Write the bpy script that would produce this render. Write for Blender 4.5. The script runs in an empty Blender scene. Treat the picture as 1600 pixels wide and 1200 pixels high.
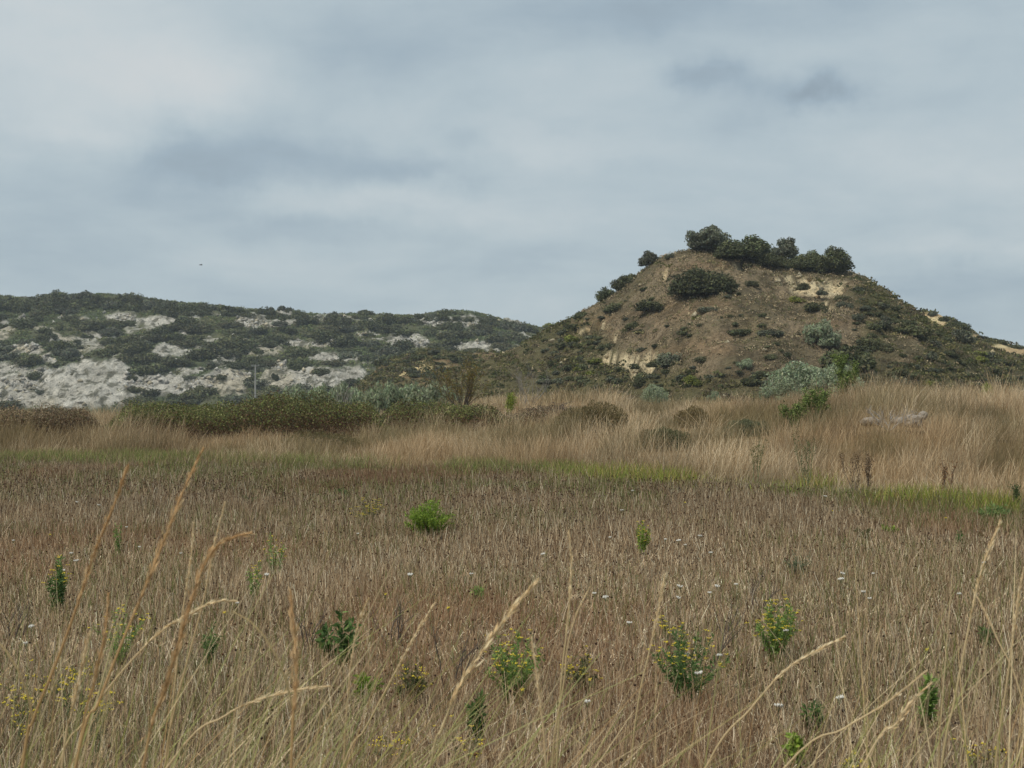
import bpy, math, random
import numpy as np
from mathutils import Vector

SC = bpy.context.scene
COL = SC.collection
R = math.radians
# ------------------------------------------------------------------ camera
F = 2198.0; HZ = 612.0; EYE = 1.6          # focal length and horizon in photo pixels, eye height in m
cam = bpy.data.cameras.new("camera"); co = bpy.data.objects.new("camera", cam); COL.objects.link(co)
co.location = (0, 0, EYE); co.rotation_euler = (R(90), 0, 0)
cam.sensor_width = 36; cam.lens = 36 * F / 1600; cam.shift_y = (HZ - 600) / 1600
cam.clip_start = 0.05; cam.clip_end = 6000
cam.dof.use_dof = True; cam.dof.focus_distance = 60; cam.dof.aperture_fstop = 16
SC.camera = co
SC.view_settings.view_transform = 'Standard'; SC.view_settings.look = 'None'
SC.view_settings.exposure = 0.0; SC.view_settings.gamma = 1.0
SC.cycles.max_bounces = 5; SC.cycles.diffuse_bounces = 2; SC.cycles.transmission_bounces = 3
SC.cycles.transparent_max_bounces = 4; SC.cycles.caustics_reflective = False; SC.cycles.caustics_refractive = False
# ------------------------------------------------------------------ sun + sky
SUN_EL, SUN_AZ = 52.0, 235.0   # azimuth clockwise from +Y: behind and to the left of the camera
sl = bpy.data.lights.new("sun", 'SUN'); so = bpy.data.objects.new("sun", sl); COL.objects.link(so)
sl.energy = 3.0; sl.angle = R(10); sl.color = (1.0, 0.95, 0.87)
sd = Vector((math.sin(R(SUN_AZ)) * math.cos(R(SUN_EL)), math.cos(R(SUN_AZ)) * math.cos(R(SUN_EL)), math.sin(R(SUN_EL))))
so.rotation_euler = (-sd).to_track_quat('-Z', 'Y').to_euler(); so.location = (0, 0, 60)

class NT:
    def __init__(s, tree): s.t = tree
    def n(s, typ, **kw):
        nd = s.t.nodes.new(typ)
        for k, v in kw.items(): setattr(nd, k, v)
        return nd
    def put(s, sock, v):
        if hasattr(v, 'links') or isinstance(v, bpy.types.NodeSocket): s.t.links.new(v, sock)
        else: sock.default_value = v
    def m(s, op, a, b=None, c=None, clamp=False):
        nd = s.n('ShaderNodeMath', operation=op, use_clamp=clamp)
        s.put(nd.inputs[0], a)
        if b is not None: s.put(nd.inputs[1], b)
        if c is not None: s.put(nd.inputs[2], c)
        return nd.outputs[0]
    def mix(s, f, a, b, mode='MIX'):
        nd = s.n('ShaderNodeMix', data_type='RGBA', blend_type=mode)
        s.put(nd.inputs[0], f); s.put(nd.inputs[6], a); s.put(nd.inputs[7], b)
        return nd.outputs[2]
    def noise(s, vec, scale, detail=4, rough=.55, dist=0, dim='3D'):
        nd = s.n('ShaderNodeTexNoise', noise_dimensions=dim)
        if vec is not None: s.put(nd.inputs['Vector'], vec)
        nd.inputs['Scale'].default_value = scale; nd.inputs['Detail'].default_value = detail
        nd.inputs['Roughness'].default_value = rough; nd.inputs['Distortion'].default_value = dist
        return nd.outputs
    def ramp(s, v, a, b, lo=0., hi=1.):
        nd = s.n('ShaderNodeMapRange', interpolation_type='SMOOTHSTEP')
        s.put(nd.inputs[0], v); nd.inputs[1].default_value = a; nd.inputs[2].default_value = b
        nd.inputs[3].default_value = lo; nd.inputs[4].default_value = hi
        return nd.outputs[0]

w = bpy.data.worlds.new("World"); SC.world = w; w.use_nodes = True
w.node_tree.nodes.clear(); T = NT(w.node_tree)
out = T.n('ShaderNodeOutputWorld')
sky = T.n('ShaderNodeTexSky', sky_type='NISHITA', sun_disc=False)
sky.sun_elevation = R(SUN_EL); sky.sun_rotation = R(SUN_AZ); sky.dust_density = 2.0
bg1 = T.n('ShaderNodeBackground'); T.put(bg1.inputs[0], sky.outputs[0]); bg1.inputs[1].default_value = 0.07
tc = T.n('ShaderNodeTexCoord'); sx = T.n('ShaderNodeSeparateXYZ'); T.put(sx.inputs[0], tc.outputs['Generated'])
dx, dy, dz = sx.outputs
# cloud layer seen in perspective
den = T.m('ADD', T.m('MAXIMUM', dz, 0.0), 0.22)
cv = T.n('ShaderNodeCombineXYZ'); T.put(cv.inputs[0], T.m('DIVIDE', dx, den)); T.put(cv.inputs[1], T.m('DIVIDE', dy, den))
n1 = T.noise(cv.outputs[0], 1.3, 6, .55, .4)[0]
n2 = T.noise(cv.outputs[0], 3.6, 8, .62, .35)[0]
base = T.m('ADD', T.m('MULTIPLY', T.m('SUBTRACT', n1, .5), 1.7), T.m('MULTIPLY', T.m('SUBTRACT', n2, .5), .75))
# individual cloud masses, fixed directions in the sky
yy = T.m('MAXIMUM', dy, 0.05); az = T.m('DIVIDE', dx, yy); el = T.m('DIVIDE', dz, yy)
wn = T.noise(tc.outputs['Generated'], 7, 5, .6)[1]
ws = T.n('ShaderNodeSeparateXYZ'); T.put(ws.inputs[0], wn)
wn2 = T.noise(tc.outputs['Generated'], 22, 6, .68)[1]
ws2 = T.n('ShaderNodeSeparateXYZ'); T.put(ws2.inputs[0], wn2)
az = T.m('ADD', az, T.m('ADD', T.m('MULTIPLY', T.m('SUBTRACT', ws.outputs[0], .5), .07), T.m('MULTIPLY', T.m('SUBTRACT', ws2.outputs[0], .5), .06)))
el = T.m('ADD', el, T.m('ADD', T.m('MULTIPLY', T.m('SUBTRACT', ws.outputs[1], .5), .04), T.m('MULTIPLY', T.m('SUBTRACT', ws2.outputs[1], .5), .032)))
CL = [(390, 235, 200, 80, -.55), (300, 265, 90, 60, -.25), (650, 268, 100, 26, -.4), (480, 350, 190, 34, -.45), (1112, 130, 74, 32, -.72),
      (1276, 150, 64, 26, -.8), (1000, 15, 300, 60, -.55), (1150, 200, 120, 40, -.2), (520, 75, 260, 60, -.3), (1540, 450, 200, 50, -.4), (90, 325, 230, 60, -.25),
      (740, 220, 34, 16, -.3), (120, 200, 140, 50, .4), (450, 312, 190, 34, .45), (560, 195, 130, 40, .3), (300, 120, 190, 60, .45),
      (120, 60, 330, 120, .5), (1500, 380, 260, 26, .3), (1350, 250, 300, 70, .25), (880, 225, 150, 30, .3), (700, 330, 260, 30, .3), (1480, 90, 220, 90, .15), (1250, 350, 200, 40, .15)]
acc = base
for (px, py, rx, ry, a) in CL:
    u = T.m('DIVIDE', T.m('SUBTRACT', az, (px - 800) / F), rx / F)
    v = T.m('DIVIDE', T.m('SUBTRACT', el, (HZ - py) / F), ry / F)
    d2 = T.m('ADD', T.m('MULTIPLY', u, u), T.m('MULTIPLY', v, v))
    g = T.m('EXPONENT', T.m('MULTIPLY', d2, -1.0))
    acc = T.m('ADD', acc, T.m('MULTIPLY', g, a))
hz_fade = T.ramp(dz, 0.0, .10, .35, 1.0)
acc = T.m('MULTIPLY', acc, hz_fade)
cr = T.n('ShaderNodeValToRGB'); T.put(cr.inputs[0], T.m('ADD', T.m('MULTIPLY', acc, .5), .5))
els = cr.color_ramp.elements
els[0].position = 0.0; els[0].color = (.285, .352, .41, 1)
els[1].position = 1.0; els[1].color = (.70, .72, .72, 1)
e = els.new(.5); e.color = (.485, .575, .622, 1)
e = els.new(.28); e.color = (.375, .468, .538, 1)
e = els.new(.75); e.color = (.60, .665, .69, 1)
zen = T.ramp(dz, .28, .8, 1.0, 1.3)
bg2 = T.n('ShaderNodeBackground'); T.put(bg2.inputs[0], cr.outputs[0]); T.put(bg2.inputs[1], zen)
mx = T.n('ShaderNodeMixShader'); mx.inputs[0].default_value = .9
T.put(mx.inputs[1], bg1.outputs[0]); T.put(mx.inputs[2], bg2.outputs[0]); T.put(out.inputs[0], mx.outputs[0])

# ------------------------------------------------------------------ numpy noise
def _h(ix, iy, iz, seed):
    n = (ix.astype(np.int64) * 374761393 + iy.astype(np.int64) * 668265263 + iz.astype(np.int64) * 2147483647 + seed * 1274126177) & 0xffffffff
    n = ((n ^ (n >> 13)) * 1274126177) & 0xffffffff
    n = ((n ^ (n >> 16)) * 2246822519) & 0xffffffff
    return ((n ^ (n >> 15)) & 0xffffff) / float(0xffffff)
def vn(x, y, seed=0, z=None):
    x = np.asarray(x, float); y = np.asarray(y, float)
    ix = np.floor(x); iy = np.floor(y); fx = x - ix; fy = y - iy
    fx = fx * fx * (3 - 2 * fx); fy = fy * fy * (3 - 2 * fy)
    zz = np.zeros_like(ix)
    def pl(zz):
        a = _h(ix, iy, zz, seed); b = _h(ix + 1, iy, zz, seed); c = _h(ix, iy + 1, zz, seed); d = _h(ix + 1, iy + 1, zz, seed)
        return (a * (1 - fx) + b * fx) * (1 - fy) + (c * (1 - fx) + d * fx) * fy
    if z is None: return pl(zz)
    iz = np.floor(z); fz = z - iz; fz = fz * fz * (3 - 2 * fz)
    return pl(iz) * (1 - fz) + pl(iz + 1) * fz
def fbm(x, y, o=4, seed=0, z=None, g=.5):
    s = 0; a = 1; t = 0
    for i in range(o):
        k = 2.03 ** i
        s = s + a * vn(np.asarray(x) * k + i * 17.3, np.asarray(y) * k - i * 9.1, seed + i, None if z is None else z * k); t += a; a *= g
    return s / t
def ss(a, b, x):
    t = np.clip((np.asarray(x, float) - a) / (b - a), 0, 1); return t * t * (3 - 2 * t)
rng = np.random.default_rng(7)
def srgb(r, g, b):
    f = lambda c: (c / 255 / 12.92) if c / 255 <= .04045 else ((c / 255 + .055) / 1.055) ** 2.4
    return np.array([f(r), f(g), f(b)])
def pxof(X, Y): return 800 + F * X / np.maximum(Y, .1)
def pyof(Z, Y): return HZ - F * (Z - EYE) / np.maximum(Y, .1)

# ------------------------------------------------------------------ terrain heights
EDX = [-60, -25, -12, 1.2, 4, 6.8, 12, 30]; EDY = [44, 38, 33, 26.3, 23, 18.9, 12, 2]
def edge(X): return np.interp(X, EDX, EDY) + 1.1 * (vn(np.asarray(X) * .35, 0 * np.asarray(X), 5) - .5) * 1.6
def ground(X, Y):
    X = np.asarray(X, float); Y = np.asarray(Y, float)
    s = Y - edge(X)
    B = .10 + .82 * ss(-9, 3, X + (Y - 45) * .02)
    z = .03 * (fbm(X * .6, Y * .6, 3, 3) - .5)
    z = z + B * ss(0, 30, s) + .28 * ss(2, 14, s) * (fbm(X * .16, Y * .16, 3, 11) - .5)
    z = z + .26 * np.exp(-((X - 8.8) ** 2 + ((Y - 33) * .8) ** 2) / 5.0)
    q = pxof(X, Y); z = z - .42 * ss(44, 58, Y) * ss(930, 1010, q) * ss(1345, 1290, q)
    z = z - 4.2 * ss(70, 230, Y) * ss(5, -25, X) - 1.5 * ss(120, 600, Y)
    return z
def prof(px, pts): return np.interp(px, [p[0] for p in pts], [p[1] for p in pts])
HILL_S = [(300, 700), (560, 650), (640, 622), (700, 598), (750, 581), (800, 562), (850, 530), (880, 512), (905, 496), (945, 472), (975, 449), (1000, 428), (1030, 408), (1070, 397), (1110, 391),
          (1150, 394), (1200, 401), (1250, 411), (1300, 420), (1328, 432), (1350, 449), (1385, 474), (1430, 504), (1480, 530), (1530, 550), (1600, 576), (1700, 590), (1850, 615), (2100, 640)]
def hill(X, Y):
    X = np.asarray(X, float); Y = np.asarray(Y, float); Yc = 150.
    H = EYE - (prof(pxof(X, Yc), HILL_S) - HZ) / F * Yc
    H = np.maximum(H + .2, .02)
    t = (Y - Yc) / np.where(Y < Yc, 14 + H * 2.0, 16 + H * 1.8)
    a = np.abs(t)
    f = 1 - (np.sqrt(a * a + .006) - .077)
    f = np.clip(f, -.2, 1) + .06 * np.sin(np.clip(a, 0, 1) * math.pi) * 1.0
    z = -.9 + H * f
    k = ss(0, 3, H * f)
    z = z + k * (2.2 * (fbm(X * .07, Y * .07, 3, 21) - .5) + 1.5 * (fbm(X * .25, Y * .25, 3, 22) - .5) * (.4 + a) + .6 * (fbm(X * .8, Y * .8, 3, 23) - .5))
    # gullies running down the face
    z = z - .9 * k * ss(.1, .6, a) * np.abs(fbm(X * .22 + 40, Y * .05, 3, 25) - .5) * 3
    return z + .9 - 6 * ss(-8, -30, X) - 2.5 * ss(1.0, 1.25, a)
RIDGE_S = [(-500, 500), (-200, 476), (0, 470), (60, 473), (150, 466), (200, 470), (250, 477), (300, 483), (350, 487), (420, 493), (480, 498), (540, 498), (600, 500), (650, 502), (700, 493),
           (750, 498), (800, 510), (860, 522), (900, 533), (1000, 560), (1200, 590), (1500, 615)]
def ridge(X, Y):
    X = np.asarray(X, float); Y = np.asarray(Y, float); Yc = 385.
    H = EYE + 7 - (prof(pxof(X, Yc), RIDGE_S) - HZ) / F * Yc + .5
    Yf = 292 + 18 * (fbm(X * .02, X * 0, 3, 31) - .5)
    v = (Y - Yf) / (Yc - Yf)
    f = np.interp(v, [-.3, 0, .12, .22, .34, .45, .62, .8, .93, 1.0, 1.15, 1.8], [-.3, 0, .2, .3, .43, .52, .68, .84, .955, 1.0, .98, .3])
    z = -6.2 + H * f
    k = ss(0, .1, v) * (1 - .75 * ss(.75, 1, v))
    z = z + k * (3.2 * (fbm(X * .05, Y * .05, 4, 33) - .5) + 1.3 * (fbm(X * .2, Y * .2, 3, 34) - .5))
    return z
LOW_S = [(300, 760), (470, 660), (540, 612), (575, 588), (600, 566), (640, 557), (690, 550), (740, 556), (800, 548), (850, 545), (900, 560), (1000, 620), (1100, 650)]
def low(X, Y):
    X = np.asarray(X, float); Y = np.asarray(Y, float); Yc = 215.
    H = EYE + 4 - (prof(pxof(X, Yc), LOW_S) - HZ) / F * Yc
    a = np.abs(Y - Yc) / 34
    return -4 + H * (1 - a ** 1.3) + ss(0, 1, 1 - a) * (1.6 * (fbm(X * .12, Y * .12, 3, 41) - .5) + .5 * (fbm(X * .6, Y * .6, 2, 42) - .5))
REAR_S = [(1200, 620), (1330, 560), (1405, 520), (1426, 491), (1440, 485), (1458, 486), (1480, 497), (1510, 516), (1545, 529), (1600, 543), (1700, 560), (1900, 590), (2200, 640)]
def rear(X, Y):
    X = np.asarray(X, float); Y = np.asarray(Y, float); Yc = 205.
    H = EYE - (prof(pxof(X, Yc), REAR_S) - HZ) / F * Yc
    a = np.abs(Y - Yc) / (20 + H)
    return H * (1 - a ** 1.15) + ss(0, 1, 1 - a) * .7 * (fbm(X * .4, Y * .4, 3, 43) - .5) 
def hit(px, py, fn, y0, y1):
    Y = np.linspace(y0, y1, 900); X = (px - 800) / F * Y; Z = EYE - (py - HZ) / F * Y
    d = fn(X, Y) - Z; i = np.argmax(d > 0)
    if d[i] <= 0: i = int(np.argmax(d))
    return float(X[i]), float(Y[i]), float(fn(X[i], Y[i]))

# ------------------------------------------------------------------ mesh helpers
def link(name, me, mat=None, parent=None):
    o = bpy.data.objects.new(name, me); COL.objects.link(o)
    if mat is not None and me is not None: me.materials.append(mat)
    if parent is not None: o.parent = parent
    return o
def npmesh(name, V, Fq, Cc=None, smooth=False):
    V = np.asarray(V, np.float32).reshape(-1, 3); Fq = np.asarray(Fq, np.int32)
    me = bpy.data.meshes.new(name); k = Fq.shape[1]; n = len(Fq)
    me.vertices.add(len(V)); me.vertices.foreach_set('co', V.ravel())
    me.loops.add(n * k); me.loops.foreach_set('vertex_index', Fq.ravel())
    me.polygons.add(n); me.polygons.foreach_set('loop_start', np.arange(0, n * k, k, dtype=np.int32))
    try: me.polygons.foreach_set('loop_total', np.full(n, k, np.int32))
    except Exception: pass
    if smooth: me.polygons.foreach_set('use_smooth', np.ones(n, bool))
    me.update(calc_edges=True)
    if Cc is not None:
        a = me.color_attributes.new('Col', 'FLOAT_COLOR', 'POINT')
        C4 = np.ones((len(V), 4), np.float32); C4[:, :3] = np.clip(np.asarray(Cc).reshape(-1, 3), 0, 1)
        a.data.foreach_set('color', C4.ravel())
    return me
def meta(o, label=None, cat=None, group=None, kind=None):
    if label: o['label'] = label
    if cat: o['category'] = cat
    if group: o['group'] = group
    if kind: o['kind'] = kind
    return o
def empty(name, loc, label, cat, group=None):
    o = bpy.data.objects.new(name, None); COL.objects.link(o); o.location = loc; o.empty_display_size = .2
    return meta(o, label, cat, group)
def ribbons(P, W, side, Cc):
    """P (N,K,3) centre lines, W (N,K) half widths, side (N,3), Cc (N,K,3) -> verts, quads, colours"""
    N, K, _ = P.shape
    a = P - side[:, None, :] * W[..., None]; b = P + side[:, None, :] * W[..., None]
    V = np.stack([a, b], 2).reshape(N, K * 2, 3)
    q = np.array([[2 * i, 2 * i + 1, 2 * i + 3, 2 * i + 2] for i in range(K - 1)])
    Fq = (np.arange(N)[:, None, None] * (2 * K) + q[None]).reshape(-1, 4)
    CC = np.repeat(Cc, 2, axis=1).reshape(-1, 3)
    return V.reshape(-1, 3), Fq, CC
def blades(X, Y, Z, h, lean, curve, wd, az, ctop, cbot, K=3, taper=1.0, seed=0, bulge=0):
    """grass blades: lean (N,2) horizontal offset of tip as a share of height, curve = share of extra droop"""
    N = len(X); t = np.linspace(0, 1, K)[None, :]
    P = np.empty((N, K, 3))
    P[..., 0] = X[:, None] + lean[:, 0:1] * h[:, None] * (t + curve[:, None] * t * t)
    P[..., 1] = Y[:, None] + lean[:, 1:2] * h[:, None] * (t + curve[:, None] * t * t)
    L = np.hypot(lean[:, 0], lean[:, 1])[:, None]
    P[..., 2] = Z[:, None] + h[:, None] * (t - .35 * L * curve[:, None] * t * t)
    W = wd[:, None] * (1 - taper * t * .85 + bulge * np.exp(-((t - .82) / .14) ** 2))
    side = np.stack([np.cos(az), np.sin(az), np.zeros(N)], 1)
    Cc = cbot[:, None, :] * (1 - t[..., None]) + ctop[:, None, :] * t[..., None]
    return ribbons(P, W, side, Cc)
def merge(parts):
    V = []; Q = []; Cc = []; n = 0
    for v, q, c in parts: V.append(v); Q.append(q + n); Cc.append(c); n += len(v)
    return np.concatenate(V), np.concatenate(Q), np.concatenate(Cc)
def rdir(n, g):
    v = g.normal(size=(n, 3)); return v / np.linalg.norm(v, axis=1)[:, None]
def leaves(P, size, Cc, g, nrm=None, aspect=.5, bias=.0, up=None):
    """rhombic leaves at P (N,3)"""
    N = len(P); a = rdir(N, g)
    if nrm is not None:
        nn = nrm * bias + rdir(N, g) * (1 - bias); nn /= np.linalg.norm(nn, axis=1)[:, None] + 1e-9
        a = np.cross(nn, a); a /= np.linalg.norm(a, axis=1)[:, None] + 1e-9
        b = np.cross(nn, a)
    else:
        b = np.cross(a, rdir(N, g)); b /= np.linalg.norm(b, axis=1)[:, None] + 1e-9
    if up is not None:
        a = a + up; a /= np.linalg.norm(a, axis=1)[:, None]; b = np.cross(a, rdir(N, g)); b /= np.linalg.norm(b, axis=1)[:, None] + 1e-9
    s = (np.asarray(size) * np.ones(N))[:, None]
    V = np.stack([P - a * s, P + b * s * aspect, P + a * s, P - b * s * aspect], 1).reshape(-1, 3)
    Q = np.arange(N * 4).reshape(N, 4)
    return V, Q, np.repeat(Cc, 4, axis=0)
def tubes(segs, sides=4, Cc=None):
    """segs: (p0, p1, r0, r1) list"""
    if not len(segs): return np.zeros((0, 3)), np.zeros((0, 4), int)
    p0 = np.array([s[0] for s in segs], float); p1 = np.array([s[1] for s in segs], float)
    r0 = np.array([s[2] for s in segs], float); r1 = np.array([s[3] for s in segs], float)
    d = p1 - p0; d /= np.linalg.norm(d, axis=1)[:, None] + 1e-9
    ref = np.where(np.abs(d[:, 1:2]) < .9, np.array([[0, 1., 0]]), np.array([[1., 0, 0]]))
    u = np.cross(d, ref); u /= np.linalg.norm(u, axis=1)[:, None]; v = np.cross(d, u)
    A = np.arange(sides) * 2 * math.pi / sides
    ring = np.cos(A)[None, :, None] * u[:, None, :] + np.sin(A)[None, :, None] * v[:, None, :]
    V = np.concatenate([p0[:, None] + ring * r0[:, None, None], p1[:, None] + ring * r1[:, None, None]], 1)
    q = np.array([[i, (i + 1) % sides, (i + 1) % sides + sides, i + sides] for i in range(sides)])
    Q = (np.arange(len(segs))[:, None, None] * 2 * sides + q[None]).reshape(-1, 4)
    return V.reshape(-1, 3), Q

# ------------------------------------------------------------------ materials
def mat_plant(name, color=(1, 1, 1), var=.25, trans=.25, rough=.7, huevar=.0, spec=.15):
    m = bpy.data.materials.new(name); m.use_nodes = True; T = NT(m.node_tree); m.node_tree.nodes.clear()
    o = T.n('ShaderNodeOutputMaterial'); at = T.n('ShaderNodeAttribute', attribute_name='Col')
    oi = T.n('ShaderNodeObjectInfo')
    c = T.mix(1.0, at.outputs[0], (*color, 1), 'MULTIPLY')
    hs = T.n('ShaderNodeHueSaturation'); T.put(hs.inputs['Color'], c)
    T.put(hs.inputs['Value'], T.m('ADD', T.m('MULTIPLY', oi.outputs['Random'], 2 * var), 1 - var))
    T.put(hs.inputs['Hue'], T.m('ADD', T.m('MULTIPLY', T.m('FRACT', T.m('MULTIPLY', oi.outputs['Random'], 7.31)), 2 * huevar), .5 - huevar))
    p = T.n('ShaderNodeBsdfPrincipled'); T.put(p.inputs['Base Color'], hs.outputs[0]); p.inputs['Roughness'].default_value = rough
    p.inputs['Specular IOR Level'].default_value = spec
    if trans > 0:
        tr = T.n('ShaderNodeBsdfTranslucent'); T.put(tr.inputs[0], hs.outputs[0])
        mxs = T.n('ShaderNodeMixShader'); mxs.inputs[0].default_value = trans
        T.put(mxs.inputs[1], p.outputs[0]); T.put(mxs.inputs[2], tr.outputs[0]); T.put(o.inputs[0], mxs.outputs[0])
    else: T.put(o.inputs[0], p.outputs[0])
    return m
def mat_earth(name, s1=1.2, s2=7.0, amt=.55, bump=.3, dist=.3):
    m = bpy.data.materials.new(name); m.use_nodes = True; T = NT(m.node_tree); m.node_tree.nodes.clear()
    o = T.n('ShaderNodeOutputMaterial'); at = T.n('ShaderNodeAttribute', attribute_name='Col'); tc = T.n('ShaderNodeTexCoord')
    a = T.noise(tc.outputs['Object'], s1, 6, .65)[0]; b = T.noise(tc.outputs['Object'], s2, 5, .7)[0]
    k = T.m('ADD', T.m('MULTIPLY', T.m('SUBTRACT', a, .5), amt * 1.6), T.m('ADD', T.m('MULTIPLY', T.m('SUBTRACT', b, .5), amt * 2.2), 1.0))
    c = T.mix(1.0, at.outputs[0], k, 'MULTIPLY')
    p = T.n('ShaderNodeBsdfPrincipled'); T.put(p.inputs['Base Color'], c); p.inputs['Roughness'].default_value = .95
    p.inputs['Specular IOR Level'].default_value = .1
    bp = T.n('ShaderNodeBump'); bp.inputs['Strength'].default_value = bump; bp.inputs['Distance'].default_value = dist
    T.put(bp.inputs['Height'], T.m('ADD', a, T.m('MULTIPLY', b, .4))); T.put(p.inputs['Normal'], bp.outputs[0])
    T.put(o.inputs[0], p.outputs[0]); return m
def mat_flat(name, col, rough=.8, amt=.3, sc=20):
    m = bpy.data.materials.new(name); m.use_nodes = True; T = NT(m.node_tree); m.node_tree.nodes.clear()
    o = T.n('ShaderNodeOutputMaterial'); tc = T.n('ShaderNodeTexCoord')
    b = T.noise(tc.outputs['Object'], sc, 4, .6)[0]
    c = T.mix(1.0, (*col, 1), T.m('ADD', T.m('MULTIPLY', T.m('SUBTRACT', b, .5), amt * 2), 1.0), 'MULTIPLY')
    p = T.n('ShaderNodeBsdfPrincipled'); T.put(p.inputs['Base Color'], c); p.inputs['Roughness'].default_value = rough
    T.put(o.inputs[0], p.outputs[0]); return m
M_grass = mat_plant('dry_grass', var=0, trans=.3)
M_leaf = mat_plant('herb_leaf', var=0, trans=.3)
M_dark = mat_plant('evergreen_leaf', (.088, .093, .042), var=.25, trans=.12, huevar=.012)
M_oliv = mat_plant('scrub_leaf', (.112, .112, .055), var=.25, trans=.15, huevar=.015)
M_silv = mat_plant('silver_leaf', (.25, .285, .175), var=.12, trans=.2, huevar=.008)
M_grey = mat_plant('grey_scrub_leaf', (.118, .124, .080), var=.22, trans=.12, huevar=.01)
M_yell = mat_plant('yellow_leaf', (.20, .215, .05), var=.15, trans=.25, huevar=.01)
M_bark = mat_flat('bark', (.11, .09, .075), .9, .35, 12)
M_field = mat_earth('field_soil', 3, 22, .5, .4, .05)
M_hill = mat_earth('hill_soil', 1.3, 4.5, .95, .9, .8)
M_rock = mat_earth('ridge_rock', .7, 2.6, .85, 1.0, 1.6)
M_stone = mat_flat('pale_stone', (.25, .21, .165), .9, .35, 7)

# ------------------------------------------------------------------ colour masks of the slopes (bare rock and earth)
def mask(px, py, E, warp=7., sc=.05, seed=60, soft=.16):
    wx = px + warp * 3.2 * (fbm(px * sc, py * sc, 5, seed, g=.62) - .5); wy = py + warp * 2.4 * (fbm(px * sc, py * sc * 1.6, 5, seed + 9, g=.62) - .5)
    m = np.zeros_like(px)
    for (cx, cy, rx, ry) in E:
        d = np.sqrt(((wx - cx) / rx) ** 2 + ((wy - cy) / ry) ** 2)
        m = np.maximum(m, ss(1 + soft, 1 - soft, d))
    return m
ROCK = [(20, 612, 50, 26), (75, 600, 75, 26), (155, 595, 72, 34), (100, 622, 120, 18), (260, 602, 62, 17), (355, 597, 44, 21), (435, 588, 24, 24), (485, 590, 66, 17), (550, 586, 30, 10),
        (195, 497, 32, 7), (250, 501, 34, 9), (303, 497, 14, 7), (287, 517, 9, 7), (392, 503, 27, 11), (335, 490, 20, 3.5), (150, 523, 18, 8), (86, 525, 9, 6),
        (45, 545, 26, 8), (77, 560, 13, 9), (108, 530, 16, 4), (254, 549, 12, 11), (188, 560, 10, 13), (295, 578, 22, 6), (375, 546, 40, 3.5), (7, 502, 9, 5), (38, 500, 11, 5),
        (112, 498, 26, 4), (450, 488, 15, 6), (528, 501, 24, 4), (690, 502, 33, 9), (735, 502, 25, 10), (700, 520, 21, 6), (636, 532, 30, 8), (660, 538, 9, 7), (752, 541, 23, 9), (672, 553, 15, 7),
        (475, 538, 55, 6), (512, 558, 30, 9), (-60, 600, 90, 40), (575, 520, 20, 3), (14, 575, 26, 7)]
OCHRE = [(930, 513, 20, 8), (900, 523, 8, 9), (972, 563, 36, 12), (1018, 565, 11, 14), (1008, 583, 36, 6), (1066, 563, 6, 4), (961, 527, 4, 8), (1028, 531, 4, 8), (1010, 524, 14, 3),
         (1040, 431, 10, 6), (1240, 437, 26, 7), (1290, 450, 30, 16), (1262, 452, 28, 11), (1298, 482, 9, 8), (1150, 416, 34, 4), (1330, 492, 6, 6), (1350, 495, 5, 6), (1382, 520, 12, 4), (1448, 579, 8, 5), (1513, 583, 6, 7),
         (1499, 550, 7, 3), (1206, 582, 14, 4), (1158, 588, 14, 4), (868, 567, 16, 4), (904, 572, 5, 4), (1445, 525, 6, 4), (1180, 402, 30, 3)]
def hill_green(px, py):
    """0 dry brown face .. 1 green scrub"""
    r = ss(-25, 35, px - (1335 + (py - 470) * .15)) * (1 - .85 * mask(px, py, [(1400, 548, 48, 24)], 10, .04, 71))
    l = ss(30, -20, px - (955 + (py - 540) * .9)) * ss(470, 520, py)
    b = ss(572, 596, py) * .9
    n = fbm(px * .03, py * .05, 4, 73)
    return np.clip(np.maximum(np.maximum(r, l), b) + (n - .43) * 1.3, 0, 1)
def grid_mesh(name, fn, x0, x1, y0, y1, dx, dy, colf, mat, rough=None):
    xs = np.arange(x0, x1 + dx, dx); ys = np.arange(y0, y1 + dy, dy)
    X, Y = np.meshgrid(xs, ys); Z = fn(X, Y)
    if rough is not None: Z = Z + rough(X, Y, Z)
    Cc = colf(X, Y, Z); nx, ny = len(xs), len(ys)
    i = np.arange((nx - 1) * (ny - 1)); r = i // (nx - 1); c = i % (nx - 1); a = r * nx + c
    Q = np.stack([a, a + 1, a + nx + 1, a + nx], 1)
    me = npmesh(name, np.stack([X, Y, Z], -1), Q, Cc.reshape(-1, 3), smooth=True)
    o = link(name, me, mat); o['kind'] = 'structure'; return o
C_brown = srgb(132, 116, 92); C_brown2 = srgb(104, 93, 70); C_green = srgb(84, 82, 52); C_och = srgb(214, 196, 158); C_och2 = srgb(196, 170, 128)
def lerp(a, b, t): return a * (1 - t[..., None]) + b * t[..., None]
def hill_col(X, Y, Z):
    px, py = pxof(X, Y), pyof(Z, Y)
    n = fbm(X * .25, Y * .25, 4, 81); c = lerp(C_brown, C_brown2, ss(.35, .65, n))
    c = lerp(c, srgb(138, 114, 86), .6 * ss(.5, .75, fbm(X * .12, Z * .8, 4, 82)))
    c = lerp(c, C_green, hill_green(px, py) * .8)
    c = lerp(c, srgb(70, 62, 46), .55 * ss(.56, .68, fbm(X * .55, Y * .4, 4, 99)))
    o = mask(px, py, OCHRE, 6, .09, 61) * ss(.25, .5, fbm(X * .8, Z * 1.2 + Y * .4, 3, 83) + .16)
    return lerp(c, lerp(C_och, C_och2, ss(.35, .7, fbm(X * .3, Z * .9, 3, 84))), o)
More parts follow.
